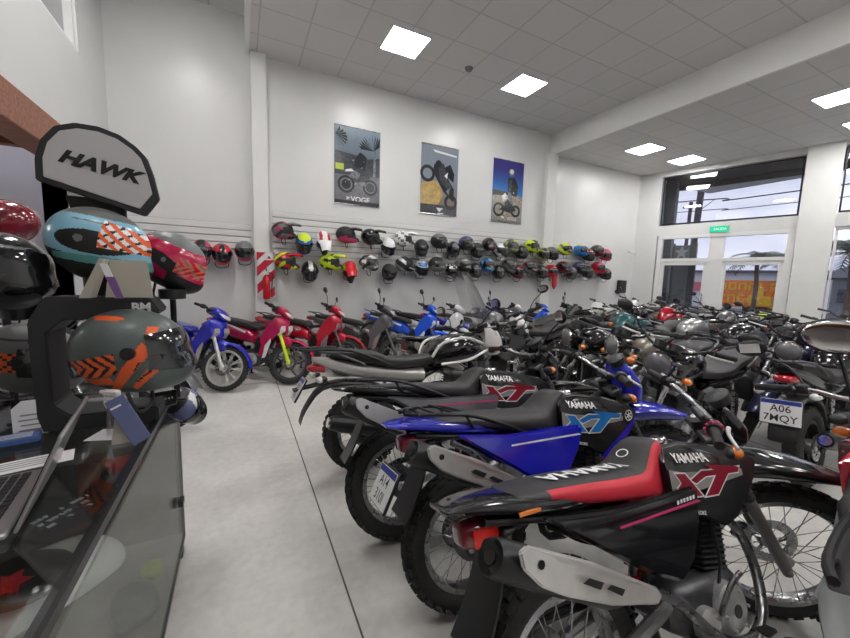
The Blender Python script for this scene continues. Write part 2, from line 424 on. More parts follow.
# ---------------------------------------------------------------- slat panels behind the helmets
reg('slat_white', (.74, .735, .73), .4)
reg('slat_groove', (.30, .295, .29), .5)
def slat(name, x0, x1, z0, z1, label):
    t = tag(empty(name, (x0, WY, z0)), label, 'slat panel', 'slotted wall panels carrying the helmets')
    f = MB().use('slat_white'); n = round((z1 - z0) / .10)
    h = (z1 - z0) / n
    for k in range(n): f.box(((x1 - x0) / 2, -.012, h * (k + .5)), (x1 - x0, .018, h - .012), bev=.003)
    f.build('slats', t)
    f = MB().use('slat_groove'); f.box(((x1 - x0) / 2, -.0035, (z1 - z0) / 2), (x1 - x0, .003, z1 - z0)); f.build('backing', t)
slat('slat_panel', .50, 6.22, 1.80, 2.50, 'long white slotted wall panel with two rows of helmets, under the posters')
slat('slat_panel', 6.66, 8.6, 1.75, 2.45, 'short white slotted wall panel right of the corner column')
slat('slat_panel', -1.5, .18, 1.85, 2.25, 'white slotted wall panel left of the tall column')

# ---------------------------------------------------------------- posters
def gradmat(name, c0, c1, z0, z1, noise=.12, sc=9):
    m = bpy.data.materials.new(name); m.use_nodes = True; nt = m.node_tree; b = nt.nodes['Principled BSDF']; b.inputs['Roughness'].default_value = .18
    tc = nt.nodes.new('ShaderNodeTexCoord'); sp = nt.nodes.new('ShaderNodeSeparateXYZ'); mr = nt.nodes.new('ShaderNodeMapRange')
    mr.inputs['From Min'].default_value = z0; mr.inputs['From Max'].default_value = z1
    n = nt.nodes.new('ShaderNodeTexNoise'); n.inputs['Scale'].default_value = sc; n.inputs['Detail'].default_value = 6
    ad = nt.nodes.new('ShaderNodeMath'); ad.operation = 'MULTIPLY_ADD'; ad.inputs[1].default_value = noise * 2; r = nt.nodes.new('ShaderNodeValToRGB')
    r.color_ramp.elements[0].color = c0 + (1,); r.color_ramp.elements[1].color = c1 + (1,)
    r.color_ramp.elements[0].position = noise; r.color_ramp.elements[1].position = 1 + noise if 1 + noise < 1 else 1
    nt.links.new(tc.outputs['Object'], sp.inputs[0]); nt.links.new(sp.outputs['Z'], mr.inputs['Value']); nt.links.new(tc.outputs['Object'], n.inputs['Vector'])
    nt.links.new(n.outputs['Fac'], ad.inputs[0]); nt.links.new(mr.outputs[0], ad.inputs[2]); nt.links.new(ad.outputs[0], r.inputs[0]); nt.links.new(r.outputs[0], b.inputs['Base Color'])
    return m
M['p1'] = gradmat('print_overcast_sky', (.05, .06, .07), (.26, .33, .40), .5, 1.3)
M['p2'] = gradmat('print_desert', (.20, .15, .09), (.24, .28, .34), .1, .75)
M['p3'] = gradmat('print_blue_sky', (.02, .22, .62), (.05, .045, .24), .55, 1.1, .05)
reg('print_black', (.02, .022, .03), .2); reg('print_dark', (.055, .06, .075), .2, noise=.5, nscale=30); reg('print_mid', (.18, .19, .21), .2, noise=.5, nscale=25)
reg('print_road', (.16, .16, .18), .2, noise=.2, nscale=12); reg('print_sand', (.52, .36, .14), .2, noise=.25, nscale=14); reg('print_field', (.32, .29, .24), .2, noise=.4, nscale=18)
reg('print_white', (.8, .8, .82), .2); reg('print_lime', (.45, .55, .06), .2); reg('print_leaf', (.03, .04, .045), .2)
def poster(x, kind, label):
    w, h = .82, 1.30
    t = tag(empty('poster', (x, WY, 2.74)), label, 'poster', 'hanging motorcycle posters high on the back wall')
    f = MB().use('p%d' % kind); f.box((w / 2, -.012, h / 2), (w, .006, h)); base = f.build('print', t)
    f = MB(); L = [0]
    def P(m, pts):
        f.use(m); L[0] += 1; y = -.0155 - .00012 * L[0]; cl = lambda q: min(.995, max(.005, q)); f.poly([(cl(a) * w, y, cl(b) * h) for a, b in pts])
    def D(m, cx, cz, r, r2=None, n=20, sx=1.):
        f.use(m); L[0] += 1; y = -.0155 - .00012 * L[0]
        if r2 is None: f.poly([(cx * w + sx * r * math.cos(2 * PI * k / n), y, cz * h + r * math.sin(2 * PI * k / n)) for k in range(n)])
        else:
            vs = [(cx * w + sx * q * math.cos(2 * PI * k / n), y, cz * h + q * math.sin(2 * PI * k / n)) for q in (r, r2) for k in range(n)]
            f.add(vs, [(k, (k + 1) % n, n + (k + 1) % n, n + k) for k in range(n)])
    rnd = random.Random(kind)
    if kind == 1:
        P('print_dark', [(0, .45), (1, .42), (1, .66), (.7, .62), (.35, .66), (0, .68)])
        P('print_road', [(0, 0), (1, 0), (1, .40), (0, .38)]); P('print_lime', [(.02, .44), (.2, .44), (.2, .52), (.02, .52)])
        for k in range(14):
            a = RAD(30 + 11 * k); P('print_leaf', [(.85, .74), (.85 + .34 * math.cos(a), .76 + .20 * math.sin(a)), (.87 + .30 * math.cos(a), .72 + .18 * math.sin(a))])
        for k in range(8):
            a = RAD(-70 + 20 * k); P('print_leaf', [(.02, .88), (.02 + .25 * math.cos(a), .86 + .13 * math.sin(a)), (.05 + .22 * math.cos(a), .83 + .12 * math.sin(a))])
        P('print_mid', [(.84, .40), (.90, .40), (.90, .75), (.86, .75)])
        P('print_dark', [(.3, .3), (.75, .3), (.82, .55), (.62, .68), (.5, .66), (.35, .5)]); P('print_black', [(.42, .5), (.66, .48), (.7, .64), (.55, .7), (.45, .62)])
        D('print_black', .25, .26, .15); D('print_mid', .25, .26, .11, .085); D('print_black', .78, .25, .14); D('print_mid', .78, .25, .10, .08)
        P('print_mid', [(.3, .36), (.5, .34), (.56, .42), (.40, .46)]); P('print_white', [(.22, .42), (.42, .44), (.36, .47), (.24, .45)]); P('print_mid', [(.5, .25), (.7, .27), (.66, .32), (.52, .30)])
        for k in range(26):
            a, b = .2 + .6 * rnd.random(), .18 + .4 * rnd.random(); P(rnd.choice(['print_mid', 'print_black', 'print_dark', 'print_white']), [(a, b), (a + .05 * rnd.random(), b + .01), (a + .07 * rnd.random(), b + .03 * rnd.random())])
        P('print_black', [(0, 0), (1, 0), (1, .05), (0, .05)])
        add_text(f, 'print_white', 'VOGE', .13, lambda v: (.56 * w + v.x, -.0215, .07 * h + v.y), offset=.003)
        for q in ((.24, .29, .32, .27), (.27, .25, .34, .23)):
            f.use('print_white'); f.poly([(q[0] * w, -.0216, .10 * h), (q[2] * w, -.0216, .09 * h), (q[1] * w, -.0216, .055 * h)])
    elif kind == 2:
        P('print_sand', [(0, .12), (.45, .12), (.6, .3), (.45, .48), (.2, .5), (0, .42)]); P('print_dark', [(0, 0), (1, 0), (1, .15), (0, .14)])
        D('print_black', .17, .58, .16, .10); D('print_black', .82, .2, .15, .09)
        P('print_black', [(.3, .62), (.62, .34), (.9, .2), (.9, .40), (.78, .50), (.55, .72), (.35, .74)]); P('print_dark', [(.45, .74), (.6, .76), (.72, .55), (.85, .42), (.72, .38), (.5, .5)])
        D('print_black', .46, .74, .07); P('print_black', [(.62, .70), (.78, .76), (.9, .62), (.88, .5), (.72, .56)]); P('print_white', [(.62, .58), (.72, .64), (.7, .54)]); P('print_mid', [(.68, .36), (.8, .42), (.76, .3)])
        P('print_white', [(.42, .10), (.62, .10), (.56, .07), (.52, .04), (.47, .06)]); P('print_white', [(.45, .025), (.62, .03), (.62, .015), (.47, .01)])
        P('print_white', [(.3, .935), (.95, .90), (.95, .875), (.35, .90)])
    else:
        P('print_field', [(0, 0), (1, 0), (1, .45), (.5, .48), (0, .5)]); P('print_leaf', [(0, .42), (.5, .44), (.5, .50), (0, .51)])
        D('print_mid', .6, .82, .085); D('print_white', .6, .83, .05); P('print_black', [(.48, .72), (.72, .74), (.84, .6), (.8, .44), (.5, .46)]); P('print_dark', [(.5, .7), (.62, .72), (.6, .52), (.52, .5)])
        P('print_white', [(.30, .42), (.42, .48), (.5, .4), (.36, .34)]); P('print_mid', [(.5, .5), (.6, .5), (.7, .3), (.55, .28)])
        D('print_black', .22, .2, .15, .10); D('print_black', .78, .2, .13, .08); P('print_black', [(.25, .2), (.5, .38), (.8, .22), (.6, .16)])
        for k in range(22):
            a, b = .3 + .5 * rnd.random(), .12 + .5 * rnd.random(); P(rnd.choice(['print_white', 'print_mid', 'print_dark', 'print_mid']), [(a, b), (a + .07 * rnd.random(), b + .02), (a + .06 * rnd.random(), b + .05 * rnd.random())])
        P('print_mid', [(0, 0), (1, 0), (1, .03), (0, .03)])
        add_text(f, 'print_white', 'VOGE', .10, lambda v: (.66 * w + v.x, -.0215, .065 * h + v.y))
        f.use('print_white'); f.poly([(.28 * w, -.0216, .10 * h), (.42 * w, -.0216, .09 * h), (.36 * w, -.0216, .05 * h)])
    f.build('picture', t, smooth=False)
    f = MB().use('steel'); f.tube([(-.005, -.014, h), (w + .005, -.014, h)], .008); f.tube([(-.005, -.014, 0), (w + .005, -.014, 0)], .008); f.build('hanging_rail', t)
poster(1.50, 1, 'poster of a dark parked motorcycle with large white VOGE lettering, leftmost on the wall')
poster(3.15, 2, 'poster of a motorcycle doing a wheelie over yellow sand, middle of the three')
poster(4.84, 3, 'poster of a standing rider under a deep blue sky, rightmost of the three')

# ---------------------------------------------------------------- extinguisher and its board
reg('sign_red', (.60, .01, .05), .4); reg('extinguisher_red', (.6, .008, .02), .2, coat=.6)
t = tag(empty('fire_extinguisher_board', (.25, WY - .112, 1.10)), 'red and white diagonally striped fire extinguisher board on the white column', 'sign')
f = MB().use('decal_white'); f.box((.13, -.004, .36), (.26, .006, .72)); f.build('board', t)
f = MB().use('sign_red')
def clipstripe(c, hw=.075):
    pts = []; # band around z - x = c clipped to board
    for x in [i * .26 / 12 for i in range(13)]:
        a, b = max(0, min(.72, x + c - hw)), max(0, min(.72, x + c + hw)); pts.append((x, a, b))
    for (x0, a0, b0), (x1, a1, b1) in zip(pts, pts[1:]):
        if b0 - a0 > 1e-4 or b1 - a1 > 1e-4: f.poly([(x0, -.0078, a0), (x1, -.0078, a1), (x1, -.0078, b1), (x0, -.0078, b0)])
for c in (-.15, .13, .41, .66): clipstripe(c)
f.build('stripes', t, smooth=False)
f = MB().use('sign_red'); f.poly([(.15, -.0082, .62), (.21, -.0082, .62), (.18, -.0082, .68)]); f.use('decal_white'); f.poly([(.12, -.0080, .60), (.25, -.0080, .60), (.25, -.0080, .71), (.12, -.0080, .71)]); f.build('pictogram', t, smooth=False)
t = tag(empty('fire_extinguisher', (.38, WY - .19, 1.06)), 'red fire extinguisher with a round gauge hung on the striped board', 'fire extinguisher')
f = MB().use('extinguisher_red'); f.lathe([(.001, .02), (.05, .02), (.058, .04), (.058, .33), (.045, .38), (.02, .40), (.02, .42), (.001, .42)], (0, 0, 0), 'Z', 20); f.build('cylinder_body', t)
f = MB().use('black_plastic'); f.box((0, -.01, .45), (.03, .10, .03), bev=.005); f.box((0, -.03, .49), (.02, .12, .012), rot=(.25, 0, 0)); f.build('valve_handle', t)
f = MB().use('chrome'); f.lathe([(.001, -.05), (.035, -.05), (.035, -.035), (.001, -.035)], (0, -.02, .44), 'Y', 16); f.build('gauge', t)
f = MB().use('black_plastic'); f.tube([(.02, -.02, .44), (.09, -.02, .42), (.085, -.02, .3), (.075, -.02, .15)], .009, sub=4); f.build('hose', t)

# exit sign, camera, little box
reg('sign_green', (.02, .42, .24), .3, emit=.35); reg('sign_green_light', (.5, .85, .68), .3, emit=.3)
t = tag(empty('exit_sign', W(1.82, 2.76, -.01)), 'small green exit sign with pale lettering above the glazed double door', 'sign')
t.rotation_euler = (0, 0, RAD(-75))
f = MB().use('sign_green'); f.box((0, -.01, .07), (.36, .02, .14), bev=.003); f.build('panel', t)
f = MB(); add_text(f, 'sign_green_light', 'SALIDA', .075, lambda v: (v.x + .02, -.0215, .07 + v.y), offset=.001); f.build('lettering', t)
t = tag(empty('security_camera', (9.45, WY, 2.35)), 'small white security camera on the back wall near the glazed door', 'camera')
f = MB().use('white_paint'); f.box((0, -.04, .0), (.06, .08, .05), bev=.006); f.tube([(0, -.08, 0), (0, -.13, -.03)], .012); f.build('bracket', t)
f = MB().use('white_paint'); f.tube([(-.05, -.12, -.03), (.04, -.18, -.05)], .03, 14); f.use('black_gloss'); f.tube([(.04, -.18, -.05), (.05, -.187, -.053)], .024, 14); f.build('camera_body', t)
f = MB().use('black_plastic'); f.box((9.22, WY - .06, 1.40), (.26, .11, .34), bev=.01)
tag(f.build('loudspeaker'), 'small black box standing against the back wall behind the far bikes', 'speaker')
# ---------------------------------------------------------------- helmets (x = forward, right side at -y)
def helm_r(d, kind):
    E = [((0, 0, .0), (.158, .124, .135)), ((-.02, 0, .02), (.145, .118, .118))]
    if kind == 'full': E.append(((.055, 0, -.065), (.118, .104, .078)))
    if kind == 'cross': E.append(((.095, 0, -.078), (.125, .066, .050)))
    if kind == 'jet': E.append(((0, 0, -.05), (.12, .118, .09)))
    s = 0
    for c, r in E:
        q = [d[i] / r[i] for i in range(3)]; p = [-c[i] / r[i] for i in range(3)]
        a = sum(x * x for x in q); b = 2 * sum(x * y for x, y in zip(q, p)); cc = sum(x * x for x in p) - 1
        D = b * b - 4 * a * cc
        if D <= 0: continue
        t = (-b + math.sqrt(D)) / (2 * a)
        if t > 0: s += t ** 14
    return s ** (1 / 14)
def helm_pt(az, el, kind, k=1.):
    d = (math.cos(el) * math.cos(az), math.cos(el) * math.sin(az), math.sin(el)); r = helm_r(d, kind) * k
    p = [x * r for x in d]
    if p[2] < -.128: p = [x * (-.128 / p[2]) for x in p]
    return Vector(p)
def make_helmet(name, kind, mats, pat, na=40, ne=28, visor='glass_dark', peak=None, loc=(0, 0, 0), rot=(0, 0, 0), scale=1., label='', cat='helmet', group=None, tagcol=None, port=True, vaz=None):
    t = tag(empty(name, loc, rot), label, cat, group); t.scale = (scale,) * 3
    f = MB(); ids = []
    for m in ['black_matte'] + mats: f.use(m); ids.append(f.c)
    vs = []; fs = []; mi = []
    for i in range(ne + 1):
        el = -PI / 2 + PI * i / ne
        for j in range(na): vs.append(helm_pt(-PI + 2 * PI * j / na, el * .9999, kind))
    vz = vaz or 78
    lim = {'full': (72, -17, 22), 'cross': (66, -20, 24), 'jet': (70, -60, 20)}[kind]
    if vaz: lim = (vaz - 5,) + lim[1:]
    for i in range(ne):
        el = -90 + 180 * (i + .5) / ne
        for j in range(na):
            az = -180 + 360 * (j + .5) / na
            fs.append((i * na + j, i * na + (j + 1) % na, (i + 1) * na + (j + 1) % na, (i + 1) * na + j))
            p = helm_pt(RAD(az), RAD(el), kind)
            if port and abs(az) < lim[0] and lim[1] < el < lim[2] or el < -68: mi.append(0)
            else: mi.append(ids[1 + pat(az, el, p)])
    f.add(vs, fs, mi); f.build('shell', t, ang=60)
    if visor and kind != 'cross':
        g = []
        n1, n2 = max(10, na // 2), 8
        for i in range(n2 + 1):
            row = []
            for j in range(n1 + 1):
                az = -vz + 2 * vz * j / n1; e0 = lim[1] - 3 if kind == 'full' else -34; el = e0 + (lim[2] + 5 - e0) * i / n2
                row.append(helm_pt(RAD(az), RAD(el), kind, 1.035))
            g.append(row)
        f = MB().use(visor); f.sheet(g, .003); f.build('visor', t, ang=60)
        f = MB().use('black_plastic')
        for s in (-1, 1):
            f = MB().use('black_plastic'); f.lathe([(.001, -.006), (.02, -.006), (.02, .006), (.001, .006)], (.03, s * .126, .012), 'Y', 14); f.build('visor_pivot', t)
    if kind == 'cross':
        g = []
        for i in range(7):
            u = i / 6; row = []
            for j in range(9):
                v = -1 + 2 * j / 8; w = .098 - .03 * u
                row.append((.06 + .20 * u, v * w, .118 + .035 * u - .035 * v * v - .045 * u * u * (1 if u > .5 else .6)))
            g.append(row)
        f = MB().use(peak or mats[0]); f.sheet(g, .006); f.build('peak', t, ang=60)
        f = MB().use('black_matte'); f.box((.205, 0, -.085), (.02, .06, .035), bev=.004); f.build('chin_vent', t)
    f = MB().use('black_matte'); f.tube([(0, .09, -.12), (.01, .07, -.19), (.015, 0, -.205), (.01, -.07, -.19), (0, -.09, -.12)], .006, 6, sub=3); f.build('chin_strap', t)
    if tagcol:
        f = MB().use(tagcol); f.box((0, 0, -.05), (.004, .045, .07)); o = f.build('price_tag', t); o.location = (.02, -.02, -.19)
    return t
P_plain = lambda az, el, p: 0
P_stripe = lambda az, el, p: 1 if abs(p.y) < .03 and el > -5 else 0
P_sides = lambda az, el, p: 1 if abs(p.y) > .055 and el > -40 else 0
P_swoosh = lambda az, el, p: 1 if math.sin(4.2 * p.x / .15 + 5 * p.z / .13) > .25 else 0
P_low = lambda az, el, p: 1 if p.z < -.02 + .3 * p.x else 0
P_top = lambda az, el, p: 1 if p.z > .055 - .35 * p.x else 0
P_tri = lambda az, el, p: 2 if math.sin(4 * p.x / .15 - 5 * p.z / .13) > .55 else (1 if math.sin(3 * p.x / .15 + 6 * p.z / .13 + 1) > .1 else 0)
P_cap = lambda az, el, p: 1 if p.z > .098 else 0
P_edge = lambda az, el, p: 1 if abs(p.y) > .09 and p.z > -.06 else 0
P_bars = lambda az, el, p: 1 if .04 < abs(p.y) < .085 and p.z > -.03 else 0
P_web = lambda az, el, p: 1 if (int((az + 180) / 24) + int((el + 90) / 20)) % 3 == 0 else 0
# (px->world already resolved) x, z, kind, colours, pattern, yaw offset, label
HL = []
def H(x, z, kind, mats, pat, yaw, pitch, label, **k): HL.append((x, z, kind, mats, pat, yaw, pitch, label, k))
H(0.64, 2.17, 'cross', ['helmet_grey', 'helmet_pink', 'black_matte'], P_tri, -25, 0, 'grey and pink peaked off-road helmet, first in the upper row beside the white column')
H(0.96, 2.00, 'full', ['helmet_blue', 'neon_yellow'], P_cap, -90, 40, 'bright blue helmet with a lime green top, second of the upper row')
H(1.28, 2.05, 'cross', ['decal_white', 'helmet_red'], P_bars, -90, 55, 'white helmet with two red stripes hanging face down in the upper row')
H(1.66, 2.18, 'cross', ['black_matte', 'helmet_pink'], P_low, -25, 0, 'black and red peaked off-road helmet, fourth of the upper row')
H(2.10, 2.18, 'cross', ['black_gloss'], P_plain, -25, 0, 'all-black peaked off-road helmet in the upper row')
H(2.43, 2.03, 'full', ['decal_white'], P_plain, -90, 35, 'plain pale white helmet wrapped in clear plastic, upper row')
H(2.73, 2.19, 'cross', ['decal_white', 'helmet_grey'], P_web, -25, 0, 'white and grey peaked off-road helmet in the upper row')
H(3.11, 2.06, 'full', ['black_matte'], P_plain, -110, 20, 'matte black helmet just below the middle poster, left of centre in the upper row')
H(3.49, 2.20, 'full', ['black_matte', 'helmet_grey'], P_top, -60, 0, 'dark helmet with a grey crown under the middle poster, upper row')
H(3.81, 2.07, 'full', ['black_gloss', 'helmet_grey'], P_swoosh, -100, 20, 'glossy black helmet with grey curves under the middle poster')
H(4.12, 2.20, 'full', ['helmet_navy', 'black_matte'], P_low, -70, 0, 'navy blue topped helmet, upper row between the last two posters')
H(4.38, 2.08, 'full', ['black_matte'], P_plain, -100, 15, 'plain black helmet right of the navy blue topped helmet')
H(4.67, 2.21, 'full', ['black_gloss', 'maroon_paint'], P_swoosh, -90, 0, 'black helmet with thin maroon curves, upper row below the last poster')
H(4.97, 2.11, 'full', ['decal_white', 'black_matte'], P_swoosh, -70, 10, 'white helmet with black curves in the upper row below the last poster')
H(5.26, 2.22, 'full', ['helmet_grey', 'yellow_green'], P_swoosh, -80, 0, 'grey helmet with a yellow green sweep below the last poster')
H(5.55, 2.11, 'full', ['black_matte', 'black_gloss'], P_top, -100, 10, 'small black helmet between the yellow green and the neon one')
H(5.85, 2.25, 'full', ['neon_yellow', 'black_matte'], P_tri, -60, 0, 'neon yellow helmet with black flashes, higher of the neon pair near the corner column')
H(6.13, 2.10, 'full', ['yellow_green', 'black_gloss'], P_tri, -100, 15, 'yellow and black helmet, lower of the neon pair near the corner column')
H(6.38, 2.12, 'full', ['helmet_grey', 'black_matte'], P_low, -80, 10, 'dark grey helmet last of the upper row before the corner column')
H(6.87, 2.25, 'full', ['neon_yellow', 'helmet_grey'], P_swoosh, -70, 0, 'neon striped helmet first in the upper row right of the corner column')
H(7.40, 2.25, 'full', ['helmet_blue', 'yellow_green'], P_cap, -60, 0, 'blue helmet with a yellow edge right of the corner column')
H(7.66, 2.16, 'full', ['maroon_paint', 'black_matte'], P_low, -90, 10, 'maroon helmet in the upper row right of the corner column')
H(7.97, 2.27, 'full', ['black_gloss', 'maroon_paint'], P_low, -60, 0, 'black over maroon helmet right of the corner column')
H(8.28, 2.19, 'full', ['helmet_pink', 'helmet_red'], P_swoosh, -90, 10, 'pink and red helmet at the right end of the upper row')
H(0.67, 1.69, 'cross', ['helmet_red', 'black_matte', 'neon_yellow'], P_tri, -25, 0, 'red, black and yellow peaked off-road helmet, first in the lower row')
H(1.05, 1.55, 'full', ['black_gloss', 'alu_light'], P_stripe, -90, 30, 'glossy black helmet with a silver stripe, second of the lower row')
H(1.38, 1.71, 'cross', ['neon_yellow', 'black_matte'], P_tri, -25, 0, 'neon yellow and black peaked off-road helmet in the lower row')
H(1.73, 1.58, 'cross', ['helmet_red', 'neon_yellow'], P_edge, -95, 40, 'red helmet with yellow edges hanging face down in the lower row')
H(2.07, 1.72, 'full', ['helmet_grey', 'decal_white', 'black_matte'], P_tri, -40, 0, 'grey camouflage helmet in the lower row')
H(2.47, 1.57, 'jet', ['black_matte'], P_plain, -90, 20, 'large matte black open helmet in the lower row')
H(2.77, 1.73, 'cross', ['black_matte', 'alu_light'], P_swoosh, -30, 0, 'black and silver peaked helmet in the lower row')
H(3.12, 1.67, 'full', ['decal_white', 'helmet_blue'], P_tri, -95, 25, 'white helmet with blue bands in the lower row')
H(3.46, 1.75, 'full', ['black_matte', 'helmet_grey'], P_low, -60, 0, 'dark helmet with a grey chin in the lower row below the middle poster')
H(3.78, 1.64, 'full', ['black_gloss', 'decal_white'], P_web, -100, 15, 'small black helmet with white specks in the lower row')
H(4.07, 1.77, 'full', ['silver_paint', 'black_matte'], P_low, -70, 0, 'silver topped helmet in the lower row')
H(4.36, 1.67, 'full', ['black_matte', 'alu_dark'], P_stripe, -100, 10, 'plain black helmet beside the silver topped one in the lower row')
H(4.65, 1.79, 'full', ['helmet_blue', 'helmet_lightblue'], P_swoosh, -80, 0, 'light and dark blue helmet in the lower row')
H(4.95, 1.66, 'full', ['black_gloss'], P_plain, -100, 10, 'plain black helmet right of the two-tone blue one')
H(5.25, 1.79, 'full', ['helmet_grey', 'black_matte'], P_swoosh, -60, 0, 'grey and black helmet in the lower row below the last poster')
H(5.48, 1.68, 'full', ['black_matte', 'helmet_red'], P_web, -95, 10, 'black helmet with red patches in the lower row')
H(5.82, 1.78, 'full', ['helmet_grey', 'maroon_paint'], P_swoosh, -70, 0, 'dark grey helmet with maroon curves in the lower row')
H(6.11, 1.70, 'full', ['black_matte', 'helmet_grey'], P_web, -95, 10, 'black helmet with grey patches left of the bright red one')
H(6.38, 1.72, 'full', ['helmet_red'], P_plain, -60, 0, 'bright red helmet at the corner column in the lower row')
H(6.85, 1.82, 'full', ['maroon_paint', 'black_gloss'], P_swoosh, -70, 0, 'maroon and black helmet right of the corner column, lower row')
H(7.11, 1.70, 'full', ['helmet_purple', 'helmet_grey'], P_swoosh, -95, 10, 'purple grey helmet low down right of the corner column')
H(7.38, 1.83, 'full', ['helmet_navy', 'black_matte'], P_low, -70, 0, 'navy and black helmet right of the corner column, lower row')
H(7.67, 1.75, 'full', ['helmet_purple', 'black_matte'], P_top, -95, 10, 'dark purple helmet with a black crown in the lower row')
H(8.06, 1.86, 'full', ['helmet_red', 'helmet_pink'], P_top, -60, 0, 'red helmet with a pink crown near the end of the lower row')
H(8.33, 1.72, 'full', ['black_matte', 'maroon_paint'], P_stripe, -95, 10, 'black helmet with a maroon stripe at the right end of the lower row')
H(-0.49, 1.80, 'full', ['black_matte', 'helmet_pink', 'helmet_teal'], P_sides, -90, 15, 'black helmet with pink sides, leftmost on the wall left of the column')
H(-0.23, 1.76, 'full', ['helmet_red', 'black_gloss'], P_stripe, -85, 20, 'red helmet with a black stripe, middle of the three left of the column')
H(0.08, 1.82, 'full', ['helmet_grey', 'helmet_pink'], P_low, -90, 15, 'dark grey helmet with a pink chin, rightmost of the three left of the column')
NP = {P_plain: 1, P_tri: 3}
for i, (x, z, kind, mats, pat, yaw, pitch, lb, k) in enumerate(HL):
    ms = mats + [mats[0]] * (3 - len(mats))
    grp = 'helmets hung on the wall left of the column' if x < .2 else ('helmets on the short panel right of the corner column' if x > 6.6 else ('upper row of helmets on the long slotted panel' if i < 24 else 'lower row of helmets on the long slotted panel'))
    rz = RAD(yaw); M3 = Matrix.Rotation(rz, 3, 'Z') @ Matrix.Rotation(RAD(pitch), 3, 'Y')
    sc = 1.04 if kind == 'cross' else 1.06
    lo = Vector((x, 6.33 if 6.0 < x < 6.7 else 6.40, z))
    make_helmet('motocross_helmet' if kind == 'cross' else ('open_helmet' if kind == 'jet' else 'full_face_helmet'), kind, ms, pat, na=36, ne=24, loc=lo, rot=M3.to_euler(), scale=sc, label=lb, group=grp, peak=ms[0],
                visor='glass_dark' if i % 3 else 'black_gloss')
# support arms of the panels: hooks behind each helmet
for i, (x, z, *_r) in enumerate(HL):
    f = MB().use('clear_lens'); f.tube([(x, WY - .02, z - .02), (x, 6.46, z + .0)], .012, 8); f.box((x, WY - .022, z - .03), (.05, .006, .09), bev=.002)
    tag(f.build('helmet_hook'), 'short clear hook holding a helmet on the slotted wall panel', 'hook', 'helmet hooks on the slotted wall panels')
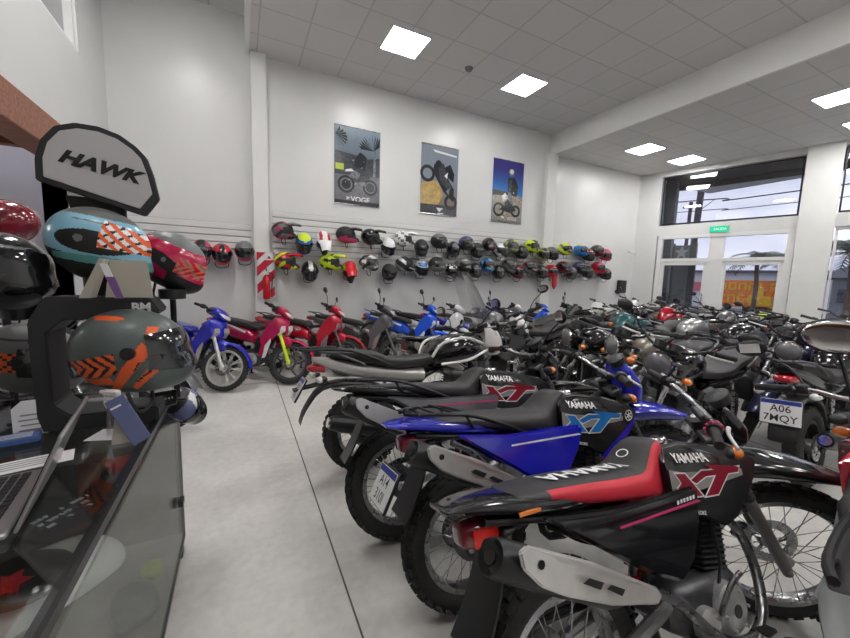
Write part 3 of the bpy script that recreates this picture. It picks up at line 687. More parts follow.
# ---------------------------------------------------------------- motorcycles (x forward from the rear axle, y left, z up)
P0 = Vector((1.02, 0, .92)); AX = Vector((-.45, 0, .893)).normalized()
def steerM(a, p0=P0): return Matrix.Translation(p0) @ Matrix.Rotation(a, 4, AX) @ Matrix.Translation(-p0)
FRONT = set()
def wheel(t, name, c, R, tw, style, front=False, knob=False, rimm='steel', disc=None, hubm='alu'):
    rr = R - tw * (.92 if R > .3 else 1.0)
    f = MB().use(rimm); w = tw * .36
    f.lathe([(rr - .012, -w), (rr + .012, -w), (rr + .010, -w * .6), (rr - .006, -w * .3), (rr - .006, w * .3), (rr + .010, w * .6), (rr + .012, w), (rr - .012, w), (rr - .018, w * .5), (rr - .018, -w * .5)], n=48, closed=True)
    f.use(hubm)
    if style == 'spoke': f.lathe([(.012, -.07), (.03, -.07), (.032, -.05), (.022, -.04), (.022, .04), (.032, .05), (.03, .07), (.012, .07)], n=18)
    else: f.lathe([(.012, -.06), (.05, -.06), (.055, -.03), (.055, .03), (.05, .06), (.012, .06)], n=18)
    if style == 'spoke' and not front: f.use('alu_dark'); f.lathe([(.01, -.085), (.06, -.085), (.085, -.06), (.088, -.03), (.02, -.02)], n=24)
    rim = f.build(name, t); rim.location = c
    f = MB().use('rubber'); prof = []
    N = 12
    for k in range(N + 1):
        a = RAD(-20) + RAD(220) * k / N; prof.append((R - tw * .5 + tw * .5 * math.sin(a), -tw * .5 * math.cos(a)))
    prof = prof + [(rr + .006, w * .9), (rr + .006, -w * .9)]
    f.lathe(prof, n=48, closed=True)
    if knob:
        n = 34
        for i in range(n):
            for j, (yy, rr2) in enumerate(((-.36, .92), (-.13, 1.0), (.13, 1.0), (.36, .92))):
                g = 2 * PI * (i + (.5 if j in (1, 3) else 0)) / n; r0 = R - tw * .5 + tw * .5 * math.cos(yy * 2.0) * 1.02
                tilt = yy * 2.0; rad = Vector((math.cos(g), 0, math.sin(g))); c0 = rad * (r0 + .001) + Vector((0, yy * tw * 1.06, 0))
                rot = Matrix.Rotation(-g, 3, 'Y') @ Matrix.Rotation(tilt * .9, 3, 'Z')
                f.box(c0, (.014, tw * .17, 2 * PI * R / n * .60), rot=rot)
    else:
        for s in (-1, 1):
            for i in range(0, 40):
                g = 2 * PI * i / 40; rad = Vector((math.cos(g), 0, math.sin(g))); c0 = rad * (R - tw * .045) + Vector((0, s * tw * .22, 0))
                f.box(c0, (.008, tw * .30, .022), rot=Matrix.Rotation(-g, 3, 'Y') @ Matrix.Rotation(s * .7, 3, 'X'))
    f.build('tyre', rim)
    f = MB().use('steel' if style == 'spoke' else rimm)
    if style == 'spoke':
        for i in range(32):
            g = 2 * PI * i / 32; s = 1 if i % 2 else -1; g2 = g + (.45 if (i // 2) % 2 else -.45)
            f.tube([(.03 * math.cos(g2), s * .05, .03 * math.sin(g2)), ((rr - .012) * math.cos(g), s * .008, (rr - .012) * math.sin(g))], .0022, 4, caps=False)
    elif style == 'mag10':
        for i in range(10):
            g = 2 * PI * i / 10
            for e in (-.07, .07): f.tube([(.045 * math.cos(g), 0, .045 * math.sin(g)), ((rr - .01) * math.cos(g + e), 0, (rr - .01) * math.sin(g + e))], .0075, 5, caps=False)
    else:
        for i in range(5):
            g = 2 * PI * i / 5
            f.tube([(.045 * math.cos(g), 0, .045 * math.sin(g)), (.6 * rr * math.cos(g + .1), 0, .6 * rr * math.sin(g + .1)), ((rr - .01) * math.cos(g + .28), 0, (rr - .01) * math.sin(g + .28))], [.02, .014, .012], 6, caps=False)
    f.build('spoke_web', rim)
    if disc:
        s, r = disc; f = MB().use('steel'); n = 40
        f.lathe([(r * .62, s * .062), (r, s * .062), (r, s * .067), (r * .62, s * .067)], n=n, closed=True)
        for k in range(5):
            g = 2 * PI * k / 5; f.tube([(.03 * math.cos(g), s * .06, .03 * math.sin(g)), (r * .66 * math.cos(g + .3), s * .064, r * .66 * math.sin(g + .3))], .006, 5)
        f.use('ink_black')
        for k in range(20):
            g = 2 * PI * k / 20; q = r * (.76 if k % 2 else .88); f.lathe([(.0001, s * .0675), (.005, s * .0675)], (q * math.cos(g), 0, q * math.sin(g)), n=6)
        f.build('brake_disc', rim)
    if front: FRONT.add(rim.name)
    return rim
def fr(o): FRONT.add(o.name); return o
def ydev(f): return f
def fork(t, x0, z0, x1, z1, w=.09, boots=True, lowm='fork_grey'):
    for s in (-1, 1):
        f = MB().use(lowm); xm, zm = x0 + (x1 - x0) * .45, z0 + (z1 - z0) * .45
        f.tube([(xm, s * w, zm), (x1 - .02, s * w, z1 + .03), (x1 + .005, s * w, z1 - .025)], [.024, .026, .02], 12)
        leg = fr(f.build('fork_leg', t))
        f = MB()
        if boots:
            f.use('black_matte'); L = 11
            f.tube([(x0 + (xm - x0) * (i / (2 * L) * .75 + .27), s * w, z0 + (zm - z0) * (i / (2 * L) * .75 + .27)) for i in range(2 * L + 1)], [.031 if i % 2 else .025 for i in range(2 * L + 1)], 12)
        f.use('steel'); f.tube([(x0 - .01, s * w, z0 + .02), (xm, s * w, zm)], .018, 10); f.build('fork_boot' if boots else 'fork_tube', leg)
    f = MB().use('alu_dark'); ang = math.atan2(x1 - x0, z0 - z1)
    for u in (0.0, .22): f.box((x0 + (x1 - x0) * u - .01, 0, z0 + (z1 - z0) * u), (.07, 2 * w + .06, .03), rot=(0, -ang, 0), bev=.008)
    fr(f.build('fork_clamp', t))
def bars(t, x, z, half=.40, rise=.04, back=.09, m='steel', lever='alu_light', mirror=False, grip_ring=None, mm='black_plastic'):
    f = MB().use(m)
    P = [(x - back, -half, z + rise), (x - back * .5, -half * .58, z + rise * .9), (x, -half * .28, z), (x, half * .28, z), (x - back * .5, half * .58, z + rise * .9), (x - back, half, z + rise)]
    f.tube(P, .011, 10, sub=4); f.use('alu_dark'); f.box((x, 0, z - .015), (.05, .11, .035), bev=.008)
    b = fr(f.build('handlebar', t))
    for s in (-1, 1):
        f = MB().use('rubber'); f.tube([(x - back, s * (half + .004), z + rise), (x - back * .66, s * half * .70, z + rise * .93)], .0175, 12)
        f.tube([(x - back * .66, s * half * .70, z + rise * .93), (x - back * .64, s * half * .68, z + rise * .93)], .027, 12)
        if grip_ring and s < 0:
            f.use(grip_ring)
            for k in range(10):
                g = 2 * PI * k / 10; f.ell((x - back * .62, s * half * .67 + .004, z + rise * .93), (.0, .0, .0)) if 0 else f.box((x - back * .62 + .03 * math.cos(g), s * half * .665, z + rise * .93 + .03 * math.sin(g)), (.011, .012, .011), bev=.003)
        f.build('grip', b)
        f = MB().use(lever); f.tube([(x - back * .3 + .03, s * half * .60, z + rise * .8), (x - .02, s * half * .72, z + rise * .7), (x - back * .4, s * half * 1.0, z + rise * .75)], [.009, .007, .006], 8, sub=3); f.build('lever', b)
        f = MB().use('black_plastic'); f.box((x - back * .48, s * half * .62, z + rise * .9), (.045, .05, .05), bev=.01); f.build('switch_box', b)
        if mirror:
            f = MB().use('black_metal'); f.tube([(x - back * .4, s * half * .6, z + rise), (x - .02, s * half * .75, z + .13), (x - .03, s * (half + .0), z + .18)], .005, 6, sub=3)
            f.use(mm); R = Matrix.Rotation(-.15, 3, 'Y') @ Matrix.Rotation(s * .12, 3, 'Z'); f.ell((x - .03, s * (half + .03), z + .22), (.016, .066, .044), 8, rot=R)
            f.use('chrome'); f.box((x - .0475, s * (half + .03) , z + .222), (.001, .085, .05), rot=R); mo = fr(f.build('mirror', t))
def engine(t, cx=.72, cz=.34, m1='alu_dark', m2='alu', cover='alu_light', sc=1.):
    f = MB().use(m1)
    f.loft([(cx - .24 * sc, cz + .02, .07, .06, .05, 3.5), (cx - .18 * sc, cz + .02, .11, .10, .09, 3.5), (cx, cz, .125, .11, .12, 3.5), (cx + .14 * sc, cz, .11, .10, .10, 3.5), (cx + .18 * sc, cz + .01, .07, .05, .06, 3.5)], 20, 2)
    e = f.build('engine', t)
    f = MB().use(m1); ax = Vector((.22, 0, 1)).normalized(); R = Matrix.Rotation(.215, 3, 'Y')
    for k in range(10): c = Vector((cx + .06, 0, cz + .10)) + ax * (.02 * k + .01); f.box(c, (.15 - .002 * k, .17, .006), rot=R)
    c = Vector((cx + .06, 0, cz + .10)) + ax * .10; f.box(c, (.11, .13, .2), rot=R)
    f.use(m2); c = Vector((cx + .06, 0, cz + .10)) + ax * .225; f.box(c, (.14, .15, .05), rot=R, bev=.015); f.build('cylinder', e)
    for s, m in ((-1, cover), (1, m2)):
        f = MB().use(m)
        f.lathe([(.001, s * .158), (.05, s * .158), (.075, s * .15), (.088, s * .14), (.088, s * .10)], (cx + .02, 0, cz), n=28)
        f.lathe([(.001, s * .15), (.04, s * .15), (.055, s * .138), (.055, s * .09)], (cx - .12, 0, cz - .01), n=20)
        for k in range(6): g = k * PI / 3; f.lathe([(.001, s * .163), (.006, s * .163), (.006, s * .14)], (cx + .02 + .066 * math.cos(g), 0, cz + .066 * math.sin(g)), n=8)
        f.use('black_metal'); f.lathe([(.001, s * .161), (.022, s * .161), (.024, s * .155)], (cx + .02, 0, cz), n=16)
        f.build('engine_cover', e)
def chain(t, cx, cz, ax=0., az=.31, y=.085):
    f = MB().use('alu_dark')
    R1, R2 = .085, .035; pts = []
    for k in range(17): g = PI / 2 + PI * k / 16; pts.append((ax + R1 * math.cos(g), y, az + R1 * math.sin(g)))
    for k in range(9): g = -PI / 2 + PI * k / 8; pts.append((cx + R2 * math.cos(g), y, cz + R2 * math.sin(g)))
    f.tube(pts, .007, 6, closed=True); f.use('steel')
    f.lathe([(.03, y - .003), (.08, y - .003), (.08, y + .003), (.03, y + .003)], (ax, 0, az), n=30, closed=True)
    for k in range(6): g = k * PI / 3; f.tube([(ax + .03 * math.cos(g), y, az + .03 * math.sin(g)), (ax + .08 * math.cos(g), y, az + .08 * math.sin(g))], .006, 5)
    f.build('chain', t)
def swingarm(t, x0, z0, az=.31, w=.085, m='alu', x1=0.):
    f = MB().use(m)
    for s in (-1, 1):
        f.tube([(x0, s * .07, z0), (x0 - .1, s * w, z0 - .01), (x1 + .05, s * (w + .012), az)], [.022, .024, .018], 8); f.box((x1 + .02, s * (w + .014), az), (.13, .02, .05), bev=.008)
        f.use('steel'); f.lathe([(.001, s * (w + .034)), (.014, s * (w + .034)), (.014, s * (w + .02))], (x1, 0, az), n=8); f.use(m)
    f.tube([(x0 - .08, -w, z0), (x0 - .08, w, z0)], .02, 8); f.build('swingarm', t)
def plate(t, M4, line1='', line2='', size=(.21, .16)):
    w, h = size
    f = MB().use('black_plastic'); f.box((-.008, 0, 0), (.012, w + .012, h + .012), bev=.003)
    p = f.build('plate_holder', t); p.matrix_local = M4
    f = MB().use('decal_white'); f.box((-.0165, 0, 0), (.004, w, h), bev=.0015); f.use('plate_blue'); f.box((-.0190, 0, h * .40), (.0015, w * .98, h * .17))
    fn = lambda v: (-.0195, -v.x, v.y)
    add_text(f, 'ink_black', line1, h * .40, lambda v: fn((Vector((v.x, v.y + h * .13, 0)))), offset=.0004); add_text(f, 'ink_black', line2, h * .40, lambda v: fn(Vector((v.x, v.y - h * .27, 0))), offset=.0004)
    f.build('licence_plate', p)
def signal(t, x, y, z, s, m='orange_lens', front=False, sx=-1):
    f = MB().use('black_plastic'); f.tube([(x, y, z), (x, y + s * .07, z)], .010, 8); f.ell((x + sx * -.012, y + s * .10, z), (.028, .036, .026), 8)
    o = f.build('turn_signal', t)
    g = MB().use(m); g.ell((x + sx * .014, y + s * .10, z), (.03, .034, .025), 8); g.build('signal_lens', o)
    if front: fr(o)
def convex_grow(P, d):
    n = len(P); c = Vector((sum(p[0] for p in P) / n, sum(p[1] for p in P) / n)); out = []
    area = sum(P[i][0] * P[(i + 1) % n][1] - P[(i + 1) % n][0] * P[i][1] for i in range(n)); sg = 1 if area > 0 else -1
    L = []
    for i in range(n):
        a, b = Vector(P[i]), Vector(P[(i + 1) % n]); e = (b - a).normalized(); nn = Vector((e.y, -e.x)) * sg; L.append((a + nn * d, e))
    for i in range(n):
        (p, e), (q, g) = L[i - 1], L[i]; den = e.x * g.y - e.y * g.x
        if abs(den) < 1e-6: out.append(tuple(q)); continue
        u = ((q.x - p.x) * g.y - (q.y - p.y) * g.x) / den; out.append((p.x + e.x * u, p.y + e.y * u))
    return out
XT_POLYS = [[(258, 270), (322, 278), (400, 415), (335, 402)], [(232, 365), (290, 322), (326, 356), (268, 388)], [(350, 318), (420, 290), (470, 302), (470, 328), (440, 325), (378, 345)],
            [(440, 296), (655, 336), (645, 362), (540, 343), (440, 325)], [(505, 335), (580, 350), (494, 437), (420, 425)]]

def build_xt(paint, side, seat_side, decal, low, tail, accents, rack=False, plate_txt=None, lens='orange_lens', seat_text=False, shroud='smooth_black', band='decal_grey', logo=False, fender='black_gloss', cowl='black_gloss', flap=True, grip_ring=None, mirror=False, xt=True, sig='orange_lens', loc=(0, 0, 0), rot=(0, 0, 0), label='', group=None, name='trail_motorcycle'):
    t = tag(empty(name, loc, rot), label, 'motorcycle', group)
    # wheels
    wheel(t, 'rear_wheel', (0, 0, .325), .325, .105, 'spoke', knob=True)
    wheel(t, 'front_wheel', (1.345, 0, .345), .345, .082, 'spoke', front=True, knob=True, disc=(1, .115))
    fork(t, 1.02, .95, 1.335, .335, .095)
    f = MB().use('alu_dark'); f.box((1.24, .085, .37), (.07, .03, .09), bev=.01, rot=(0, .4, 0)); fr(f.build('brake_caliper', t))
    f = MB().use('steel'); f.tube([(1.335, -.12, .335), (1.335, .12, .335)], .009, 8); fr(f.build('axle', t))
    f = MB().use('black_plastic'); f.tube([(1.22, .075, .37), (1.14, .11, .6), (1.06, .12, .85), (1.05, .1, 1.05)], .005, 6, sub=4); fr(f.build('brake_hose', t))
    # frame
    f = MB().use('black_metal')
    f.tube([(1.0, 0, .92), (.80, 0, .86), (.60, 0, .78), (.46, 0, .58), (.44, 0, .34)], .022, 8, sub=3)
    f.tube([(1.01, 0, .86), (.96, 0, .60), (.92, 0, .34), (.80, 0, .20), (.50, 0, .20), (.44, 0, .34)], .02, 8, sub=3)
    for s in (-1, 1):
        f.tube([(.60, s * .05, .78), (.30, s * .10, .78), (-.10, s * .09, .83), (-.26, s * .06, .85)], .012, 8, sub=3)
        f.tube([(.46, s * .06, .50), (.20, s * .11, .68), (-.05, s * .10, .80)], .011, 8)
    f.lathe([(.001, -.10), (.035, -.10), (.035, .10), (.001, .10)], (.0, 0, 0), 'Z', 14, rot=None) if 0 else None
    f.tube([(1.035, 0, .82), (.995, 0, .99)], .032, 12)
    f.build('frame', t)
    swingarm(t, .46, .40, .325)
    f = MB().use('red_paint'); f.tube([(.38 + .012 * math.cos(k * .9) * 1 + .06 * k / 40, .032 * math.sin(k * .9), .42 + .26 * k / 40) for k in range(41)], .006, 5)
    f.use('steel'); f.tube([(.37, 0, .38), (.45, 0, .72)], .016, 8); f.build('shock_absorber', t)
    engine(t, .70, .34)
    f = MB().use('alu_dark'); f.box((.73, 0, .66), (.18, .12, .10), bev=.02); f.use('black_plastic'); f.tube([(.66, 0, .66), (.50, 0, .70)], .035, 10); f.tube([(.82, .05, .68), (.95, .08, .62), (1.0, .05, .8)], .006, 6, sub=3); f.tube([(.78, -.08, .62), (.76, -.11, .5), (.70, -.12, .42)], .006, 6, sub=3); f.build('carburettor', t)
    chain(t, .50, .36, az=.325)
    f = MB().use('black_plastic'); f.extr([(-.06, .40), (.02, .43), (.40, .44), (.44, .41), (.38, .405), (.04, .40), (-.03, .37)], .085, .115, .006); f.build('chain_guard', t)
    # exhaust
    f = MB().use('steel'); f.tube([(.86, -.03, .60), (.97, -.06, .56), (.985, -.10, .42), (.90, -.14, .28), (.74, -.165, .24), (.56, -.16, .32), (.42, -.15, .46), (.28, -.16, .54)], .019, 10, sub=5); f.build('exhaust_pipe', t)
    f = MB().use('black_metal'); A = [(-.24, -.215, .755), (-.22, -.215, .745), (.0, -.21, .665), (.22, -.195, .575), (.34, -.175, .53)]
    f.tube(A, [.045, .058, .06, .055, .022], 16, sub=2); f.use('ink_black'); f.tube([(-.246, -.215, .757), (-.20, -.215, .737)], .024, 12); ml = f.build('muffler', t)
    g = MB().use('alu_light'); yy = -.292
    g.extr([(-.20, .785), (-.17, .80), (.08, .715), (.42, .565), (.44, .535), (.41, .515), (.16, .575), (-.04, .645), (-.13, .685), (-.19, .74)], yy, yy + .016, .006, fn=lambda v: Vector((v.x, v.y + .12 * max(0, v.x - .02), v.z)))
    hs = g.build('heat_shield', ml)
    g = MB().use('ink_black')
    for q in ([(.02, .672), (.05, .680), (.12, .652), (.10, .636)], [(.13, .632), (.155, .638), (.225, .608), (.205, .594)]): g.poly([(x, yy - .002 + .12 * max(0, x - .02), z) for x, z in q])
    g.lathe([(.001, 0), (.013, 0)], (-.13, yy - .002, .745), n=12); g.build('shield_slots', hs)
    # footpegs, stand, pedals
    for s in (-1, 1):
        f = MB().use('black_metal'); f.tube([(.52, s * .10, .29), (.53, s * .20, .29)], .012, 8); f.use('rubber'); f.box((.53, s * .235, .295), (.05, .10, .022), bev=.005); f.build('footpeg', t)
    f = MB().use('steel'); f.tube([(.56, -.16, .27), (.70, -.18, .23), (.80, -.175, .25)], .008, 8, sub=3); f.use('rubber'); f.box((.82, -.18, .255), (.06, .05, .014), bev=.004); f.build('brake_pedal', t)
    f = MB().use('steel'); f.tube([(.58, -.17, .36), (.66, -.19, .46), (.70, -.21, .50)], .009, 8, sub=3); f.build('kick_starter', t)
    f = MB().use('black_metal'); f.tube([(.50, .11, .28), (.46, .26, .06)], .011, 8); f.box((.46, .27, .045), (.07, .04, .01)); f.build('side_stand', t)
    # bodywork
    f = MB().use(tail)
    f.loft([(.16, .845, .10, .02, .05, 3), (.02, .862, .125, .022, .045, 3), (-.16, .882, .12, .022, .04, 3), (-.32, .896, .10, .018, .028, 3), (-.43, .902, .075, .008, .012, 3), (-.45, .902, .05, .004, .006, 3)], 20, 3); f.build('rear_fender', t)
    f = MB().use('black_plastic')
    f.loft([(.42, .60, .055, .02, .02), (.30, .70, .06, .02, .02), (.12, .78, .065, .02, .02), (-.10, .82, .07, .02, .02), (-.26, .80, .07, .02, .03)], 14, 3)
    if flap:
        f.sheet([[(-.25 - .012 * i - .0022 * i * i, y * (.075 + .003 * i) , .82 - .055 * i) for y in (-1, -.5, 0, .5, 1)] for i in range(7)], .008)
    f.build('inner_fender', t)
    f = MB().use('dull_maroon'); f.loft([(-.22, .81, .045, .03, .035, 4), (-.31, .81, .052, .04, .045, 4), (-.375, .81, .046, .036, .035, 4), (-.39, .81, .03, .022, .025, 4)], 16, 2); tl = f.build('tail_light', t)
    if lens:
        f = MB().use(lens); f.box((-.31, -.052, .805), (.10, .012, .055), bev=.006); f.build('side_reflector', tl)
    for s in (-1, 1): signal(t, -.26, s * .07, .755, s, sig)
    for s in (-1, 1):
        f = MB().use(side)
        f.extr([(-.10, .845), (.16, .81), (.60, .80), (.655, .79), (.60, .68), (.50, .58), (.40, .545), (.27, .60), (.12, .70), (-.02, .79)], s * .115, s * .15, .012, fn=lambda v: Vector((v.x, v.y + (s * .05 if abs(v.y) > .13 else 0) * math.exp(-((v.x - .38) / .2) ** 2) * (1 if v.z < .74 else .4), v.z)))
        p = f.build('side_panel', t)
        if accents and s < 0:
            f = MB().use(accents[0]); f.poly([(.16, -.19, .775), (.58, -.185, .768), (.60, -.185, .758), (.16, -.19, .767)]); f.use('decal_white'); [f.poly([(.46 + .018 * q, -.187, .775), (.472 + .018 * q, -.187, .775), (.474 + .018 * q, -.187, .788), (.462 + .018 * q, -.187, .788)]) for q in range(6)] if accents[1] else None
            f.build('stripe_decal', p, smooth=False)
    f = MB(); f.use('seat_vinyl'); a = f.c; f.use(seat_side); b = f.c
    sec = [(-.15, .892, .07, .008, .012, 3), (-.12, .893, .10, .014, .02, 3), (.0, .882, .12, .026, .032, 3), (.15, .862, .132, .040, .042, 3), (.32, .842, .138, .048, .048, 3), (.46, .846, .13, .058, .058, 3), (.56, .868, .112, .068, .08, 3), (.64, .91, .095, .062, .12, 3), (.70, .945, .08, .042, .14, 3), (.725, .95, .06, .02, .13, 3)]
    f.loft(sec, 32, 4, mf=lambda x, u: a if .5 * (.26 if x < .5 else .22) < u < .5 * (1 - (.26 if x < .5 else .22)) or x < -.06 else b)
    st = f.build('seat', t)
    if seat_text:
        f = MB(); Z = lambda x: (.902 if x < .15 else .893) + .004
        def sz(x, y):
            q = sorted(sec); 
            for a_, b_ in zip(q, q[1:]):
                if a_[0] <= x <= b_[0]:
                    u = (x - a_[0]) / (b_[0] - a_[0]); z, hw, ht = [a_[i] * (1 - u) + b_[i] * u for i in (1, 2, 3)]; return z + ht * max(0, 1 - abs(y / hw) ** 3) ** (1 / 3) + .007
            return .9
        add_text(f, 'decal_white', 'YAMAHA', .105, lambda v: (.24 - v.x, -.005 - v.y, sz(.24 - v.x, -.005 - v.y)), offset=.003, spacing=1.0)
        f.use('decal_white')
        for r0, r1 in ((.024, .030),):
            vs = [(.53 + r * math.cos(2 * PI * k / 24), .01 + r * .9 * math.sin(2 * PI * k / 24), .008 + sz(.53 + r * math.cos(2 * PI * k / 24), 0)) for r in (r0, r1) for k in range(24)]; f.add(vs, [(k, (k + 1) % 24, 24 + (k + 1) % 24, 24 + k) for k in range(24)])
        f.build('seat_lettering', st, smooth=False)
    f = MB().use(shroud)
    f.loft([(.62, .86, .06, .04, .08), (.68, .90, .11, .085, .13), (.80, .90, .145, .105, .15), (.95, .89, .145, .095, .14), (1.05, .88, .10, .06, .10), (1.08, .87, .05, .03, .05)], 20, 3); tk = f.build('fuel_tank', t)
    f = MB().use('chrome'); f.lathe([(.001, .03), (.036, .03), (.042, .022), (.042, 0)], (.80, 0, .995), 'Z', 24); f.use('black_plastic'); f.lathe([(.001, .034), (.012, .034), (.014, .03)], (.80, 0, .995), 'Z', 12); f.build('tank_cap', tk)
    PL = [(.625, .955), (.70, 1.005), (.80, 1.01), (.95, .985), (1.08, .94), (1.16, .89), (1.12, .82), (1.05, .755), (.98, .70), (.91, .68), (.86, .70), (.78, .745), (.66, .78), (.62, .85)]
    sy = lambda x, z: .128 + .085 * (x - .62) - 2.2 * max(0, z - .93) ** 1.4
    for s in (-1, 1):
        f = MB(); f.use(shroud)
        f.extr(PL, s * .0, s * .03, .008, fn=lambda v: Vector((v.x, v.y - s * .03 + s * sy(v.x, v.z), v.z)))
        sh = f.build('tank_shroud', t)
        f = MB(); L = [0]
        def D(m, P, grow=0):
            L[0] += 1; q = convex_grow(P, grow) if grow else P
            f.use(m); f.poly([(x, s * (sy(x, z) + .0012 + .0003 * L[0]), z) for x, z in q])
        def Q(x0, z0, x1, z1, m, n=6): pass
        if band:
            for k in range(5):
                u0, u1 = k / 5, (k + 1) / 5; D(band, [(.63 + .42 * u0, .925 - .05 * u0), (.63 + .42 * u1, .925 - .05 * u1), (.63 + .42 * u1, .83 + .02 * u1), (.63 + .42 * u0, .83 + .02 * u0)])
        if low: D(low, [(.88, .68), (.99, .62), (1.02, .70), (1.12, .82), (1.14, .86), (1.0, .76)])
        if xt:
            cv = lambda P: [(.635 + (u - 225) / 430 * .40, .915 - (v - 262) / 180 * .125 + .00005 * (u - 225)) for u, v in P]
            base = L[0]
            for P in XT_POLYS: L[0] = base; D('decal_white', cv(P), .0055)
            L[0] = base + 3
            for P in XT_POLYS: L[0] = base + 3; D(decal, cv(P))
            L[0] += 1; D(decal, [(.84, .925), (1.02, .89), (1.03, .872), (.88, .90)])
            off = sy(.8, .8) + .004
            add_text(f, 'decal_white', 'YAMAHA', .046, lambda v: (.78 - s * v.x if s > 0 else .78 + v.x, s * (sy(.78 - s * v.x, .93) + .0055 - .45 * (.025 + v.y)), .957 + v.y - .12 * v.x * (1 if s < 0 else -1)), offset=.0012)
            add_text(f, 'decal_white', '4-STROKE', .020, lambda v: (.75 - s * v.x, s * off, .765 + v.y + .25 * s * v.x), offset=.0004)
        if logo:
            c = (1.09, .872); f.use('decal_white'); r = [.030, .025]
            vs = [(c[0] + q * math.cos(2 * PI * k / 24), s * (sy(*c) + .004), c[1] + q * math.sin(2 * PI * k / 24)) for q in r for k in range(24)]; f.add(vs, [(k, (k + 1) % 24, 24 + (k + 1) % 24, 24 + k) for k in range(24)])
            for k in range(6):
                g = PI / 2 + PI * k / 3; e = Vector((math.cos(g), math.sin(g))); nn = Vector((-e.y, e.x)) * .003
                f.poly([(c[0] + q.x, s * (sy(*c) + .0045), c[1] + q.y) for q in (-nn, nn, e * .025 + nn, e * .025 - nn)])
        f.build('shroud_decals', sh, smooth=False)
    f = MB().use(fender)
    f.loft([(.98, .80, .05, .012, .03), (1.06, .845, .08, .018, .07), (1.20, .868, .092, .02, .08), (1.38, .862, .086, .018, .06), (1.52, .835, .062, .012, .03), (1.62, .80, .03, .006, .008)], 16, 4); fr(f.build('front_fender', t))
    f = MB().use(cowl)
    f.loft([(1.085, 1.07, .04, .07, .11, 3), (1.13, 1.06, .075, .11, .14, 3.4), (1.20, 1.02, .085, .09, .13, 3.4), (1.25, .98, .075, .06, .09, 3.2), (1.27, .96, .05, .03, .05, 3)], 18, 3); cw = fr(f.build('headlight_cowl', t))
    f = MB().use('headlight_glass'); f.ell((1.235, 0, .985), (.045, .068, .06), 10); f.build('headlight', cw)
    for s in (-1, 1): signal(t, 1.05, s * .07, .93, s, 'orange_lens', front=True, sx=1)
    f = MB().use('black_plastic'); R = Matrix.Rotation(.6, 3, 'Y').to_3x3()
    f.lathe([(.001, -.02), (.045, -.02), (.05, .02), (.044, .024)], (1.06, -.035, 1.135), 'Z', 20, rot=Matrix.Rotation(-.6, 3, 'Y')); f.box((1.06, .04, 1.13), (.05, .07, .03), rot=(0, -.6, 0), bev=.008)
    f.use('clear_lens'); f.lathe([(.0001, .022), (.040, .022)], (1.06, -.035, 1.135), 'Z', 20, rot=Matrix.Rotation(-.6, 3, 'Y')); fr(f.build('instrument_panel', t))
    bars(t, 1.0, 1.055, .41, .045, .10, m='steel', grip_ring=grip_ring, mirror=mirror)
    f = MB().use('black_plastic'); f.tube([(.96, -.2, 1.06), (1.06, -.12, 1.0), (1.1, -.04, .92), (1.0, 0, .84)], .006, 6, sub=3); f.tube([(.96, .2, 1.06), (1.08, .1, .99), (1.08, .04, .88)], .006, 6, sub=3); fr(f.build('cable', t))
    if rack:
        f = MB().use('black_metal')
        for s in (-1, 1): f.tube([(.30, s * .125, .80), (.12, s * .15, .875), (-.05, s * .145, .93), (-.30, s * .10, .945), (-.36, s * .03, .945)], .009, 8, sub=3); f.tube([(.0, s * .13, .86), (-.05, s * .145, .93)], .007, 6)
        for x in (-.12, -.22, -.32): f.tube([(x, -.13 + .08 * (-.12 - x), .945), (x, .13 - .08 * (-.12 - x), .945)], .006, 6)
        f.build('luggage_rack', t)
    if plate_txt: plate(t, Matrix.Translation((-.395, -.01, .635)) @ Matrix.Rotation(RAD(28), 4, 'Y'), *plate_txt)
    # settle the tank, seat nose and front bodywork a little lower
    sm = lambda u: max(0, min(1, u)) ** 2 * (3 - 2 * max(0, min(1, u)))
    def body(v): k = sm((v.x - .30) / .45); return Vector((v.x - .12 * k, v.y, v.z - .065 * k))
    rear = lambda v: Vector((v.x + .06 * sm((-.03 - v.x) / .3), v.y, v.z))
    def muf(v):
        dx, dz = v.x + .2, v.z - .74; c, s_ = math.cos(.11), math.sin(.11); return Vector((-.31 + .88 * (dx * c + dz * s_), v.y, .815 + .88 * (-dx * s_ + dz * c)))
    def seat_fn(v):
        w = body(v); k = sm((v.x - .44) / .22); m = v.z - (.85 + .3 * max(0, v.x - .5)); w.z += k * (.05 if m > 0 else -.03); return w
    fnd = {'muffler': muf, 'rear_fender': rear, 'inner_fender': rear, 'tail_light': rear, 'turn_signal': rear, 'luggage_rack': rear, 'seat': seat_fn, 'fuel_tank': body, 'tank_shroud': body, 'front_fender': lambda v: v + Vector((0, 0, -.05 - .03 * sm((v.x - 1.2) / .4))), 'headlight_cowl': lambda v: v + Vector((-.06, 0, -.045)), 'instrument_panel': lambda v: v + Vector((-.01, 0, -.02)), 'handlebar': lambda v: v + Vector((0, 0, -.015))}
    def app(o, fn):
        if o.type == 'MESH':
            for q in o.data.vertices: q.co = fn(q.co.copy())
        for c in o.children: app(c, fn)
    for c in t.children:
        k = c.name.split('.')[0]
        if k in fnd: app(c, fnd[k])
    return t
def set_steer(t, a, p0=P0):
    for ch in t.children:
        if ch.name in FRONT: ch.matrix_basis = steerM(a, p0) @ ch.matrix_basis
